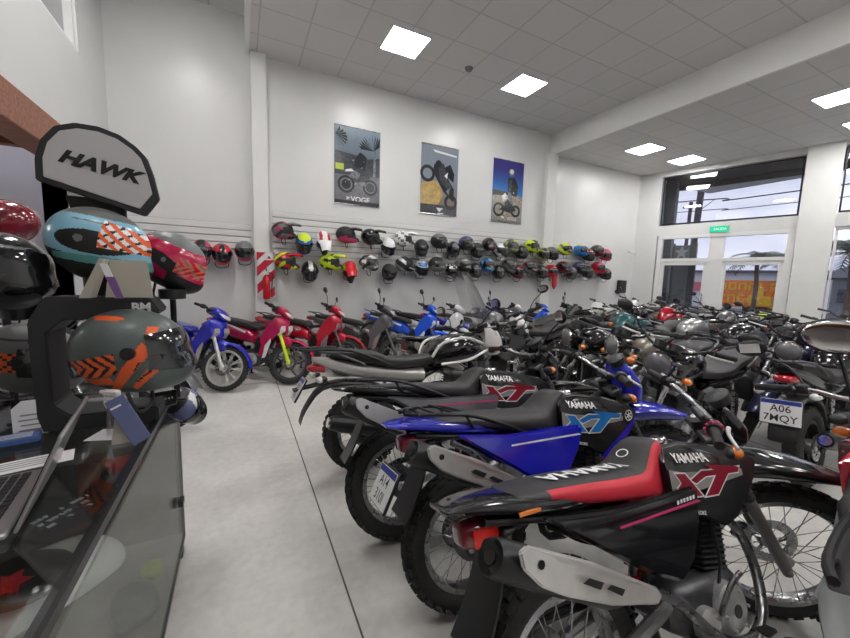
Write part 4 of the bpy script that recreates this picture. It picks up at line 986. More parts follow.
def ground(t):    # rest the tyres on the floor
    bpy.context.view_layer.update(); lo = {}
    for w in t.children:
        if 'wheel' in w.name:
            for c in w.children:
                if c.name.startswith('tyre'):
                    mw = c.matrix_world; lo[w.name] = min((mw @ v.co).z for v in c.data.vertices)
    if lo: t.location.z -= min(lo.values())
    for c in t.children:
        if 'stand' in c.name:   # shorten or lengthen the stand so its foot meets the floor
            mw = t.matrix_world.copy(); mw.translation = t.location; vs = [(mw @ v.co) for v in c.data.vertices]; lo2 = min(v.z for v in vs); top = max(v.z for v in vs)
            if top - lo2 > .02:
                k = (top - .002) / (top - lo2); inv = mw.inverted(); me = c.data.copy(); c.data = me
                for v, w in zip(me.vertices, vs):
                    w.z = top + (w.z - top) * k; v.co = inv @ w

# ------------------------------------------------------------- small commuter bikes
def build_cub(paint='blue_paint', panel='silver_paint', seat='seat_vinyl', style='mag10', rim='alu_light', mirror=False, label='', group=None, loc=(0, 0, 0), rot=(0, 0, 0), forkm='alu_light', name='commuter_motorcycle'):
    t = tag(empty(name, loc, rot), label, 'motorcycle', group); pc = Vector((.98, 0, .80))
    wheel(t, 'rear_wheel', (0, 0, .285), .285, .075, style, rimm=rim); wheel(t, 'front_wheel', (1.22, 0, .285), .285, .068, style, front=True, rimm=rim, disc=(-1, .10))
    for s in (-1, 1):
        f = MB().use(forkm); f.tube([(1.03, s * .07, .66), (1.21, s * .075, .285)], [.022, .024], 10); f.box((1.21, s * .075, .285), (.05, .03, .07), bev=.01); fr(f.build('fork_leg', t))
    f = MB().use('black_metal'); f.tube([(1.0, 0, .78), (.86, 0, .50), (.62, 0, .36), (.40, 0, .40), (.1, 0, .62)], .024, 8, sub=3); f.tube([(.45, 0, .30), (.45, 0, .45)], .03); f.build('frame', t)
    swingarm(t, .42, .33, .285, m='black_metal'); engine(t, .62, .28, sc=.8)
    for s in (-1, 1):
        f = MB().use('steel'); f.tube([(.02, s * .12, .32), (.10, s * .12, .60)], .014, 8); f.use('black_metal'); f.tube([(.03 + .01 * math.cos(k * .9) + .06 * k / 30, s * .12 + .022 * math.sin(k * .9), .36 + .18 * k / 30) for k in range(31)], .005, 5); f.build('shock_absorber', t)
    f = MB().use('steel'); f.tube([(.80, -.04, .24), (.72, -.12, .17), (.4, -.14, .20), (.25, -.145, .24)], .016, 8, sub=3); f.use('black_metal'); f.tube([(.28, -.145, .235), (.2, -.145, .25), (-.18, -.15, .36), (-.25, -.15, .38)], [.02, .042, .048, .035], 12); f.use('alu_light'); f.box((.0, -.195, .31), (.26, .006, .05), rot=(0, .28, 0)); f.build('muffler', t)
    f = MB().use('black_plastic'); f.extr([(-.02, .38), (.42, .40), (.42, .35), (.05, .33)], .075, .105, .01); f.build('chain_guard', t)
    # leg shield and centre body
    f = MB().use(paint)
    for s in (-1, 1):
        f.extr([(1.06, .80), (1.10, .70), (1.02, .62), (.93, .52), (.88, .36), (.80, .34), (.82, .50), (.78, .58), (.86, .74), (.95, .86)], s * .10, s * .125, .008, fn=lambda v: Vector((v.x, v.y + s * .10 * max(0, (.82 - v.z)) * (1 if v.x < 1.0 else .2), v.z)))
    f.loft([(1.11, .76, .035, .06, .10), (1.06, .80, .12, .09, .15, 3), (.98, .80, .13, .10, .16, 3), (.90, .72, .09, .08, .12), (.80, .60, .06, .06, .08), (.62, .53, .055, .05, .06), (.50, .58, .07, .07, .07)], 18, 3); fs = f.build('leg_shield', t)
    f = MB().use(panel)
    for s in (-1, 1): f.extr([(1.115, .78), (1.12, .72), (1.06, .64), (1.045, .66), (1.09, .74)], s * .03, s * .11, .004)
    for s in (-1, 1): f.extr([(.99, .60), (1.0, .56), (.92, .34), (.86, .32), (.90, .50)], s * .155, s * .165, .003)
    f.build('trim_panel', fs)
    f = MB().use(paint); f.loft([(.60, .56, .09, .06, .06), (.45, .60, .12, .12, .10, 3), (.22, .66, .13, .08, .12, 3), (.0, .70, .12, .06, .09, 3), (-.20, .74, .09, .05, .05), (-.34, .78, .05, .03, .03)], 18, 3); rb = f.build('rear_body', t)
    f = MB().use(panel)
    for s in (-1, 1): f.extr([(.52, .66), (.2, .735), (-.15, .775), (-.15, .76), (.2, .71), (.5, .63)], s * .125, s * .133, .002)
    f.build('stripe_trim', rb)
    f = MB().use('black_plastic'); f.loft([(.30, .50, .05, .05, .05), (.10, .60, .07, .03, .03), (-.12, .64, .075, .03, .03), (-.32, .60, .07, .02, .02), (-.42, .48, .06, .015, .015)], 12, 3); f.build('rear_fender', t)
    f = MB().use(seat); f.loft([(.62, .71, .05, .02, .03), (.56, .735, .10, .035, .05, 3), (.40, .755, .125, .04, .05, 3), (.15, .775, .13, .05, .05, 3), (-.10, .80, .12, .04, .05, 3), (-.22, .81, .07, .02, .03)], 18, 3); f.build('seat', t)
    f = MB().use('alu_dark')
    for s in (-1, 1): f.tube([(-.05, s * .12, .80), (-.25, s * .11, .86), (-.36, s * .04, .865)], .009, 8, sub=2)
    f.tube([(-.36, -.04, .865), (-.36, .04, .865)], .009); f.build('grab_rail', t)
    f = MB().use('red_lens'); f.loft([(-.26, .76, .06, .03, .04, 3), (-.36, .77, .055, .03, .04, 3), (-.40, .77, .03, .02, .02, 3)], 12, 2); f.build('tail_light', t)
    for s in (-1, 1): signal(t, -.30, s * .03, .70, s)
    f = MB().use(paint)
    g = []
    for i in range(11):
        a = RAD(-35 + 155 * i / 10) + .2; R = .322; w = .055 - .0008 * (i - 5) ** 2; g.append([(1.22 + R * math.cos(a) - .0, y * w, .285 + R * math.sin(a) - .035 * abs(y) ** 2) for y in (-1, -.6, 0, .6, 1)])
    f.sheet(g[2:], .006); f.box((1.13, 0, .56), (.16, .13, .14), bev=.04, rot=(0, .4, 0)); fr(f.build('front_fender', t))
    # headlight nacelle and bars
    f = MB().use(paint); f.loft([(.90, .97, .05, .03, .04), (.96, .985, .10, .05, .06, 3), (1.04, .965, .12, .055, .075, 3), (1.10, .93, .09, .04, .06, 3), (1.13, .91, .05, .02, .03)], 18, 3); hc = fr(f.build('headlight_cowl', t))
    f = MB().use('clear_lens'); f.loft([(1.06, .95, .115, .035, .04, 3), (1.11, .925, .088, .025, .035, 3), (1.14, .905, .045, .015, .02, 3)], 14, 2); f.build('headlight', hc)
    f = MB().use('black_plastic'); f.loft([(.86, .985, .06, .03, .03), (.93, 1.0, .11, .035, .04, 3), (.98, 1.01, .09, .03, .03)], 14, 2); f.build('instrument_panel', hc)
    bars(t, .94, .975, .33, .03, .07, m='black_metal', lever='black_metal', mirror=mirror)
    for s in (-1, 1):
        f = MB().use('black_metal'); f.tube([(.56, s * .08, .24), (.57, s * .2, .24)], .012, 8); f.build('footpeg', t)
    f = MB().use('black_metal'); f.tube([(.42, .05, .24), (.36, .18, .02)], .011, 8); f.box((.36, .185, .01), (.05, .04, .01)); f.build('side_stand', t)
    return t

# ------------------------------------------------------------- street bikes
def build_street(paint='black_gloss', ws='mag5', seat='seat_vinyl', side='black_gloss', mir=True, tail_up=.0, plate_txt=None, shield=False, fairing=None, wide=1., rim='black_metal', eng='alu_dark', label='', group=None, loc=(0, 0, 0), rot=(0, 0, 0), trim=None, name='street_motorcycle', cover=False):
    t = tag(empty(name, loc, rot), label, 'motorcycle', group)
    wheel(t, 'rear_wheel', (0, 0, .30), .30, .115, ws, rimm=rim, disc=(-1, .10)); wheel(t, 'front_wheel', (1.32, 0, .30), .30, .095, ws, front=True, rimm=rim, disc=(1, .125))
    fork(t, 1.03, .92, 1.31, .30, .09, boots=False, lowm='alu_dark')
    f = MB().use('black_metal'); f.tube([(1.0, 0, .86), (.75, 0, .76), (.48, 0, .62), (.44, 0, .34)], .024, 8, sub=3); f.tube([(1.0, 0, .82), (.95, 0, .40), (.8, 0, .2), (.5, 0, .2)], .02, 8, sub=3)
    for s in (-1, 1): f.tube([(.55, s * .06, .70), (.2, s * .09, .72), (-.25, s * .06, .82 + tail_up)], .014, 8)
    f.tube([(1.03, 0, .80), (.99, 0, .95)], .032, 12); f.build('frame', t)
    swingarm(t, .45, .38, .30, m='black_metal'); engine(t, .72, .36, m1=eng, cover='alu_dark'); chain(t, .50, .36, az=.30)
    for s in (-1, 1):
        f = MB().use('steel'); f.tube([(.03, s * .13, .36), (.16, s * .12, .70)], .015, 8); f.use('black_metal'); f.tube([(.05 + .012 * math.cos(k * .9) + .09 * k / 30, s * .13 + .026 * math.sin(k * .9), .42 + .22 * k / 30) for k in range(31)], .006, 5); f.build('shock_absorber', t)
    f = MB().use('steel'); f.tube([(.9, -.05, .55), (1.0, -.08, .42), (.90, -.12, .2), (.5, -.14, .22), (.3, -.16, .28)], .02, 8, sub=3); f.use('black_metal'); f.tube([(.32, -.16, .275), (.22, -.17, .30), (-.20, -.18, .42), (-.28, -.18, .44)], [.03, .055, .06, .045], 14); f.use('chrome'); f.tube([(-.27, -.18, .438), (-.295, -.18, .445)], .035, 12); f.build('muffler', t)
    f = MB().use(paint); f.loft([(.56, .83, .06, .04, .08), (.62, .86, .11 * wide, .09, .12), (.74, .88, .145 * wide, .125, .13), (.88, .89, .155 * wide, .125, .13), (1.0, .87, .125 * wide, .08, .11), (1.07, .85, .06, .03, .05)], 20, 4); tk = f.build('fuel_tank', t)
    f = MB().use('chrome'); f.lathe([(.001, .02), (.03, .02), (.035, .012), (.035, 0)], (.84, 0, 1.005), 'Z', 20); f.build('tank_cap', tk)
    if trim:
        f = MB().use(trim)
        for s in (-1, 1):
            f = MB().use(trim); f.extr([(.62, .90), (.80, .95), (1.02, .90), (1.16, .80), (1.05, .72), (.95, .78), (.75, .80)], s * .15 * wide, s * .17 * wide, .006); f.build('tank_cover', tk)
    f = MB().use(seat); f.loft([(.62, .80, .07, .03, .04), (.55, .80, .11, .04, .05, 3), (.38, .79, .135, .04, .05, 3), (.2, .80, .135, .045, .05, 3), (.1, .84 + tail_up * .3, .125, .05, .06, 3), (-.1, .87 + tail_up * .6, .115, .045, .05, 3), (-.24, .89 + tail_up, .07, .02, .03)], 18, 3); f.build('seat', t)
    f = MB().use(side)
    f.loft([(.50, .70, .11, .06, .06), (.30, .72, .12, .05, .06, 3), (.0, .77 + tail_up * .5, .12, .05, .06, 3), (-.22, .83 + tail_up, .09, .045, .05, 3), (-.36, .87 + tail_up, .05, .02, .02)], 16, 3); f.build('tail_cowl', t)
    f = MB().use('alu_dark')
    for s in (-1, 1): f.tube([(.0, s * .13, .82 + tail_up * .6), (-.2, s * .12, .91 + tail_up), (-.34, s * .04, .93 + tail_up)], .011, 8, sub=2)
    f.tube([(-.34, -.04, .93 + tail_up), (-.34, .04, .93 + tail_up)], .011); f.build('grab_rail', t)
    f = MB().use('black_plastic'); f.loft([(.34, .46, .05, .05, .05), (.15, .62, .07, .03, .03), (-.1, .68, .08, .03, .03), (-.30, .66, .08, .02, .02), (-.42, .52, .075, .015, .015), (-.46, .42, .07, .01, .01)], 12, 3); f.build('rear_fender', t)
    f = MB().use('red_lens'); f.loft([(-.28, .80 + tail_up, .07, .03, .03, 3), (-.37, .81 + tail_up, .06, .025, .03, 3), (-.40, .81 + tail_up, .03, .01, .01)], 12, 2); f.build('tail_light', t)
    for s in (-1, 1): signal(t, -.32, s * .05, .74, s, 'clear_lens'); signal(t, 1.10, s * .09, .86, s, 'orange_lens', front=True, sx=1)
    g = []
    for i in range(9):
        a = RAD(20 + 130 * i / 8); R = .345; g.append([(1.32 + R * math.cos(a), y * .065, .30 + R * math.sin(a) - .03 * y * y) for y in (-1, -.5, 0, .5, 1)])
    f = MB().use(side); f.sheet(g, .007); fr(f.build('front_fender', t))
    f = MB().use('black_gloss'); f.lathe([(.001, -.09), (.05, -.085), (.085, -.04), (.09, .0), (.092, .02)], (1.17, 0, .93), 'X', 24); hb = fr(f.build('headlight_shell', t))
    f = MB().use('headlight_glass'); f.lathe([(.088, .02), (.06, .045), (.001, .055)], (1.17, 0, .93), 'X', 24); f.use('chrome'); f.lathe([(.088, .012), (.096, .014), (.096, .024), (.088, .026)], (1.17, 0, .93), 'X', 24, closed=True); f.build('headlight', hb)
    f = MB().use('black_plastic'); R = Matrix.Rotation(-.5, 3, 'Y')
    for s in (-.05, .05): f.lathe([(.001, -.03), (.04, -.03), (.045, .02), (.04, .024)], (1.08, s, 1.05), 'Z', 18, rot=R)
    f.use('clear_lens')
    for s in (-.05, .05): f.lathe([(.0001, .022), (.038, .022)], (1.08, s, 1.05), 'Z', 18, rot=R)
    fr(f.build('instrument_panel', t))
    bars(t, 1.0, 1.02, .37, .05, .12, m='black_metal', lever='alu_light', mirror=mir)
    if fairing:
        f = MB().use(fairing); f.loft([(1.10, .97, .10, .10, .10, 3), (1.18, .96, .135, .13, .15, 3), (1.27, .92, .11, .09, .12, 3), (1.34, .88, .05, .03, .05)], 18, 3); fr(f.build('front_fairing', t))
    if shield:
        g = [[(1.24 - .10 * i / 6 - .02 * i * i / 36 - .06 * abs(y) ** 2, y * (.15 - .06 * (i / 6) ** 2), .98 + .075 * i) for y in (-1, -.6, -.2, .2, .6, 1)] for i in range(7)]
        f = MB().use('shield_plastic'); f.sheet(g, .004); fr(f.build('windshield', t))
    for s in (-1, 1):
        f = MB().use('black_metal'); f.tube([(.50, s * .10, .30), (.51, s * .22, .30)], .013, 8); f.build('footpeg', t)
    f = MB().use('black_metal'); f.tube([(.50, .11, .28), (.46, .24, .05)], .012, 8); f.box((.46, .25, .04), (.06, .04, .01)); f.build('side_stand', t)
    if plate_txt: plate(t, Matrix.Translation((-.43, 0, .62)) @ Matrix.Rotation(RAD(12), 4, 'Y'), *plate_txt, size=(.22, .17))
    return t
def copy_tree(o, parent=None, mp=None, root=True):
    c = o.copy(); COL.objects.link(c); c.parent = parent
    if o.name in FRONT: FRONT.add(c.name)
    if mp and c.type == 'MESH':
        for sl in c.material_slots:
            for a, b in mp.items():
                if sl.material == M[a]: sl.link = 'OBJECT'; sl.material = M[b]; break
    for ch in o.children: copy_tree(ch, c, mp, False)
    return c
# ---------------------------------------------------------------- placing the bikes
def lean(t, x, y, yaw, ln, st, s=1):
    t.location = (x, y, 0); t.rotation_euler = (-ln, 0, yaw); set_steer(t, st); ground(t)
GX = 'trail motorcycles parked side by side along the aisle'
t = build_xt('black_gloss', 'black_gloss', 'seat_red', 'decal_red', None, 'black_gloss', ('decal_pink', 'YAMAHA'), lens='red_lens_bright', seat_text=True, sig='clear_lens', flap=True, grip_ring='decal_pink',
             label='black trail motorcycle with a red and grey seat, nearest the camera', group=GX)
for c in t.children:
    if c.name.split('.')[0] == 'headlight_cowl':
        for q in [c] + list(c.children):
            for v in q.data.vertices: v.co = Vector((1.06 + .75 * (v.co.x - 1.06), v.co.y * .75, .98 + .7 * (v.co.z - .98)))
f = MB().use('orange_lens'); f.box((-.13, -.121, .866), (.085, .006, .014), bev=.002); f.build('side_marker', t)
t.scale = (.935,) * 3
lean(t, .850, .60, -.035, .31, -.80)
t = build_xt('blue_paint', 'blue_paint', 'seat_vinyl', 'decal_blue', 'blue_paint', 'blue_paint', ('decal_white', ''), logo=True, fender='blue_paint', cowl='blue_paint', rack=True, plate_txt=('A14', '310I'), lens=None, flap=True,
             label='blue trail motorcycle with a white licence plate and blue side panels', group=GX)
t.scale = (.95,) * 3
lean(t, .90, 1.24, -.05, .20, -.42)
t = build_xt('black_gloss', 'grey_paint', 'seat_vinyl', 'decal_red', None, 'black_gloss', ('decal_pink', ''), rack=True, lens=None, mirror=True,
             label='black trail motorcycle with red lettering behind the blue one', group=GX)
t.scale = (.96,) * 3
lean(t, .80, 1.78, -.10, .24, -.1)
t = build_xt('red_paint', 'helmet_grey', 'seat_vinyl', 'decal_red', None, 'helmet_grey', None, lens=None, shroud='red_paint', band=None, xt=False, fender='red_paint', cowl='red_paint', logo=False, mirror=True, flap=False,
             label='red trail motorcycle cut off by the lower right corner', group=GX)
for c in t.children:
    if c.name.split('.')[0] in ('seat', 'rear_fender', 'inner_fender', 'side_panel', 'tail_light', 'turn_signal'):
        for q in [c] + list(c.children):
            if q.name not in FRONT:
                for v in q.data.vertices: v.co.z -= .14 if v.co.x < .4 else .06
lean(t, 1.52, .02, .17, .28, -.2)
corner = t

# commuter bikes by the back wall
GC = 'commuter motorcycles lined up under the helmet wall'
blue = build_cub('blue_paint', 'alu_light', label='blue and silver commuter motorcycle with spoked-look silver wheels, leftmost of the back row', group=GC, seat='deep_blue_paint')
black = build_cub('crimson_paint', 'decal_white', style='mag5', rim='alu_dark', forkm='neon_yellow', label='crimson commuter motorcycle with black five-spoke wheels, second from the left of the back row', group=GC)
red = build_cub('red_paint', 'silver_paint', style='mag5', rim='alu_dark', mirror=True, forkm='alu_dark', label='red commuter motorcycle with one raised mirror, third from the left of the back row', group=GC)
def cub_at(t, x, y, yaw, st=.45, ln=.12):
    d = Vector((math.cos(RAD(yaw)), math.sin(RAD(yaw)), 0)); p = Vector((x, y, 0)) - d * 1.22; t.rotation_euler = (-ln, 0, RAD(yaw)); t.location = p
    set_steer(t, st, Vector((.98, 0, .80)))
    ground(t)
cubs = [(red, {}, None), (red, {'red_paint': 'grey_paint'}, 'grey commuter motorcycle between the red one and a blue one in the back row'),
        (red, {'red_paint': 'bright_blue', 'silver_paint': 'decal_white'}, 'bright blue commuter motorcycle with a raised mirror, right of the grey one'),
        (black, {'crimson_paint': 'white_paint', 'decal_white': 'black_gloss', 'neon_yellow': 'alu_dark'}, 'white and black commuter motorcycle in front of the clear windshield'),
        (red, {'red_paint': 'blue_paint'}, 'blue commuter motorcycle right of the clear windshield'),
        (black, {'crimson_paint': 'alu_light', 'decal_white': 'white_paint', 'neon_yellow': 'steel'}, 'silver white commuter motorcycle between two blue ones'),
        (black, {'crimson_paint': 'bright_blue', 'decal_white': 'black_gloss', 'neon_yellow': 'alu_dark'}, 'blue commuter motorcycle right of the silver white one'),
        (red, {'red_paint': 'black_gloss'}, 'black commuter motorcycle near the corner column')]
cp = [(copy_tree(s, mp=mp), lb) for s, mp, lb in cubs[1:]]
cub_at(blue, -.21, 5.14, -48); cub_at(black, .57, 5.17, -48); cub_at(red, 1.36, 5.30, -42, .3)
for (c, lb), (x, y, yaw, st) in zip(cp, [(2.15, 5.25, -42, .3), (2.92, 5.25, -55, .2), (3.50, 5.30, -50, .1), (4.25, 5.25, -45, .2), (4.80, 5.25, -45, .2), (5.5, 5.30, -50, .1), (6.2, 5.3, -50, .1)]):
    c['label'] = lb; cub_at(c, x, y, yaw, st)

# big adventure bike behind the silver one
GS = 'street motorcycles packed together on the right of the hall'
adv = build_street('black_gloss', ws='spoke', rim='steel', plate_txt=None, trim=None, wide=1.25, mir=True, shield=True, fairing='white_paint', side='alu_light', label='touring motorcycle with a tall clear windshield and a black and white tank', group=GS, name='touring_motorcycle')
for c in adv.children:
    if c.name.split('.')[0] == 'windshield':
        for v in c.data.vertices: v.co = Vector((v.co.x - .02 - .25 * (v.co.z - .98), v.co.y * 1.25, v.co.z + .25 * (v.co.z - .98)))
    if c.name.split('.')[0] == 'seat':
        for v in c.data.vertices: v.co.z += .02
plate(adv, Matrix.Translation((-.45, 0, .66)) @ Matrix.Rotation(RAD(30), 4, 'Y'), 'A15', '7KL', size=(.20, .16))
f = MB().use('black_metal')
for s in (-1, 1): f.tube([(.2, s * .14, .80), (-.1, s * .15, .93), (-.42, s * .12, .95), (-.46, s * .04, .95)], .010, 8, sub=3); f.tube([(-.25, s * .05, .70), (-.50, s * .03, .66)], .010, 6)
for x in (-.15, -.25, -.35): f.tube([(x, -.14, .94), (x, .14, .94)], .007, 6)
f.build('luggage_rack', adv)
lean(adv, .82, 2.62, -.02, .12, .1)
f = MB().use('white_paint')
for s in (-1, 1):
    f.tube([(.56, s * .13, .84), (.64, s * .172, .95), (.84, s * .19, .985), (1.02, s * .17, .93)], .012, 8, sub=4); f.tube([(.62, s * .17, .78), (.85, s * .196, .80), (1.05, s * .16, .86), (1.12, s * .12, .86)], .012, 8, sub=4)
f.build('tank_trim', adv)
base = build_street(label='black street motorcycle with its seat toward the viewer, second row behind the trail bikes', group=GS, plate_txt=None)
base2 = build_street('beige_paint', mir=False, label='street motorcycle with a rounded beige tank in the middle of the hall', group=GS, eng='alu_dark')
fair = build_street('black_gloss', fairing='black_gloss', side='grey_paint', tail_up=.03, mir=False, shield=False, trim='grey_paint', label='black sport motorcycle with a small fairing in the middle rows, nose toward the door', group=GS, name='sport_motorcycle')
plated = build_street('black_gloss', plate_txt=('A06', '7MQY'), mir=True, tail_up=.04, label='black street motorcycle seen from behind with plate A06 7MQY', group=GS)
R = []   # (template, recolour, x, y, yaw deg, steer, label)
def B(tp, mp, x, y, yaw, st, lb): R.append((copy_tree(tp, mp=mp), x, y, yaw, st, lb))
bk, sd = 'black_gloss', 'grey_paint'
xtw = build_xt('white_paint', 'black_gloss', 'seat_vinyl', 'decal_red', None, 'black_gloss', None, lens=None, shroud='black_gloss', band=None, xt=False, fender='black_gloss', cowl='white_paint', mirror=True,
               label='black trail motorcycle with a white headlight cowl between the touring one and the back row', group=GS)
B(fair, {bk: 'grey_paint'}, 4.1, 3.95, 178, .3, 'grey motorcycle with a small fairing in front of the teal green one')
B(base, {}, 4.15, 2.65, 176, -.3, 'black street motorcycle right behind the beige tank')
B(fair, {bk: 'teal_paint', 'grey_paint': 'black_gloss'}, 5.95, 3.45, 180, .3, 'motorcycle with teal green panels in the middle of the hall')
B(base, {bk: 'grey_paint'}, 4.6, 4.65, 182, .2, 'dark grey street motorcycle in front of the blue commuter ones')
B(fair, {}, 6.3, 4.55, 178, -.2, 'black faired motorcycle in front of the corner column')
B(base, {bk: 'navy_paint'}, 5.65, 1.62, 180, .3, 'street motorcycle with a navy blue tank behind the long black seat')
B(fair, {bk: 'maroon_paint'}, 7.35, 1.75, 178, .2, 'motorcycle with a maroon tank right of the navy blue one')
B(fair, {}, 4.95, 2.25, 1, .2, 'black sport motorcycle facing the window behind the navy tank')
B(base, {bk: 'silver_paint'}, 4.95, 2.85, -1, -.3, 'silver tanked street motorcycle facing the window')
B(fair, {bk: 'red_paint', 'grey_paint': 'black_gloss'}, 8.1, 4.15, 182, .2, 'street motorcycle with red fairing near the far wall')
B(base, {}, 8.0, 4.8, 180, .2, 'black street motorcycle near the far wall under the short helmet panel')
B(fair, {bk: 'white_paint', 'grey_paint': 'black_gloss'}, 7.9, 5.5, 184, .1, 'white faired motorcycle near the far wall under the short helmet panel')
B(xtw, {}, 9.3, 5.75, 186, .2, 'white cowled trail motorcycle beside the black loudspeaker')
B(base, {bk: 'violet_paint'}, 8.1, 2.5, 181, .2, 'violet grey street motorcycle in line with the glazed door')
B(fair, {bk: 'grey_paint', 'grey_paint': 'black_gloss'}, 8.1, 3.1, 178, -.2, 'grey motorcycle with black side panels in line with the glazed door')
B(base, {bk: 'neon_yellow'}, 9.9, 3.6, 180, .2, 'lime tanked street motorcycle just inside the glazed door')
B(base, {}, 9.75, 4.25, 178, .2, 'black street motorcycle just inside the glazed door')
B(fair, {}, 9.6, 4.95, 184, .2, 'black motorcycle in the far corner between wall and door')
B(xtw, {'white_paint': 'black_gloss'}, 7.7, 1.2, 178, .3, 'black trail motorcycle by the wide window pillar')
B(base, {bk: 'silver_paint'}, 9.9, 2.4, 181, .2, 'silver street motorcycle by the wide window pillar')
B(fair, {bk: 'maroon_paint', 'grey_paint': 'black_gloss'}, 9.8, 1.6, 178, .2, 'maroon faired motorcycle under the right window')
B(base, {bk: 'white_paint'}, 9.8, .9, 178, .2, 'white tanked street motorcycle under the right window')
B(base, {}, 5.5, .55, 3, .2, 'black street motorcycle at the right edge beyond the plated one')
B(fair, {}, 7.9, .5, 178, .2, 'black sport motorcycle at the right edge of the picture')
lean(base, 3.85, 1.72, RAD(181), .1, .3); lean(base2, 4.15, 2.18, RAD(179), .1, -.3); lean(fair, 5.0, 4.05, RAD(1), .1, -.2); lean(plated, 3.82, 1.05, RAD(3), .12, .2)
lean(xtw, 1.72, 3.12, RAD(-4), .15, .5)
for i, (c, x, y, yaw, st, lb) in enumerate(R):
    if i % 2:
        for q in [q for q in c.children if q.name.startswith('mirror')]: bpy.data.objects.remove(q)
    c['label'] = lb; lean(c, x, y, RAD(yaw), .12, st)
f = MB().use('black_matte')
# ---------------------------------------------------------------- the showcase counter and what stands on it
CT = .90
t = tag(empty('glass_showcase_counter', (-.30, 1.2, 0)), 'glass fronted showcase counter with black metal edges at the left', 'counter')
f = MB().use('black_metal'); y0, y1, x1 = -.95, 1.03, -.80
for x in (-.012, x1):
    for z in (.06, CT - .012): f.box((x, (y0 + y1) / 2, z), (.024, y1 - y0, .024))
for y in (y0, y1):
    for x in (-.012, x1): f.box((x, y - .0, CT / 2), (.024, .024, CT - .1))
    for z in (.06, CT - .012): f.box((x1 / 2, y, z), (-x1, .024, .024))
f.build('frame', t)
f = MB().use('black_plastic')
for y in (.95, .0, -.85):
    for x in (-.03, x1 + .04): f.box((x, y, .025), (.06, .06, .05), bev=.006)
f.box((.012, .88, .34), (.02, .05, .03)); f.build('foot', t)
f = MB().use('case_glass'); f.box((-.003, (y0 + y1) / 2, CT / 2 + .02), (.006, y1 - y0 - .03, CT - .14)); f.build('front_glass', t)
f = MB().use('case_glass'); f.box((x1 / 2, (y0 + y1) / 2, CT - .002), (-x1 - .02, y1 - y0 - .02, .006)); f.build('top_glass', t)
reg('case_base', (.42, .40, .37), .4, noise=.2, nscale=6); reg('case_back', (.20, .20, .20), .5)
f = MB().use('case_base'); f.box((x1 / 2, (y0 + y1) / 2, .075), (-x1 - .02, y1 - y0 - .02, .02)); f.build('base_shelf', t)
f = MB().use('case_glass'); f.box((x1 / 2 - .08, (y0 + y1) / 2, .56), (-x1 - .22, y1 - y0 - .04, .008)); f.build('glass_shelf', t)
f = MB().use('case_back'); f.box((x1 + .01, (y0 + y1) / 2, CT / 2), (.014, y1 - y0, CT - .12)); f.box((x1 / 2, y1 + .0, CT / 2), (-x1, .012, CT - .1)); f.build('back_panel', t)
# goods inside the case
GG = 'riding gear lying inside the showcase'
reg('bag_plastic', (.045, .045, .05), .15, coat=.6); reg('pack_white', (.62, .62, .60), .35); reg('pack_lime', (.45, .55, .12), .4); reg('pack_pink', (.45, .28, .27), .5)
def blob(name, c, d, m, label, seed=0, rz=0, n=10, cat='packet', extra=None):
    r = random.Random(seed); f = MB().use(m); o = f.ell((0, 0, 0), (d[0] / 2, d[1] / 2, d[2] / 2), n)
    f.xf(o, lambda v: Vector((max(-d[0] * .43, min(d[0] * .43, v.x)), max(-d[1] * .43, min(d[1] * .43, v.y)), max(-d[2] * .36, v.z) + d[2] * .07 * math.sin(40 * v.x + 31 * v.y + seed))))
    ob = f.build(name, ang=70); ob.location = c; ob.rotation_euler = (0, 0, rz); tag(ob, label, cat, GG)
    if extra:
        g = MB().use('decal_white')
        for k in range(26):
            a, b = (r.random() - .5) * .17, (int(r.random() * 3) - 1) * .035; g.box((a, b, d[2] * .5 + .008), (.004 + .010 * r.random(), .018, .001), rot=(0, 0, r.random() - .5))
        g.build('lettering', ob)
    return ob
blob('glove_packet', (-.56, 1.64, .60), (.26, .20, .06), 'bag_plastic', 'black packaged gloves with white lettering inside the showcase, on the upper shelf', 1, .9, extra='RACING')
blob('folded_jersey', (-.66, 1.97, .60), (.22, .3, .05), 'black_matte', 'dark folded garment inside the showcase behind the gloves', 2, .2)
blob('pink_packet', (-.50, 2.05, .60), (.14, .16, .05), 'seat_red', 'dark red packet inside the showcase near its far end', 3, .4)
blob('grey_glove', (-.20 - .22, 1.75, .12), (.18, .28, .07), 'helmet_grey', 'grey riding glove on the bottom of the showcase', 4, .3)
blob('lime_packet', (-.40, 1.95, .30 - .19), (.10, .13, .05), 'pack_lime', 'small lime green packet on the showcase bottom near the far end', 5, .2)
blob('white_card_box', (-.42, 1.48, .11), (.16, .12, .05), 'pack_white', 'small white box on the showcase bottom', 6, .5)
blob('clear_bag', (-.45, 1.22, .13), (.24, .34, .09), 'pack_white', 'crumpled pale plastic bag on the showcase bottom', 7, .8)
blob('pink_cloth', (-.45, .86, .12), (.24, .3, .07), 'pack_pink', 'pinkish folded cloth on the showcase bottom at the near end', 8, .1)
blob('dark_bag', (-.75, 1.15, .13), (.34, .42, .09), 'bag_plastic', 'dark plastic wrapped bundle on the showcase bottom', 9, .1)
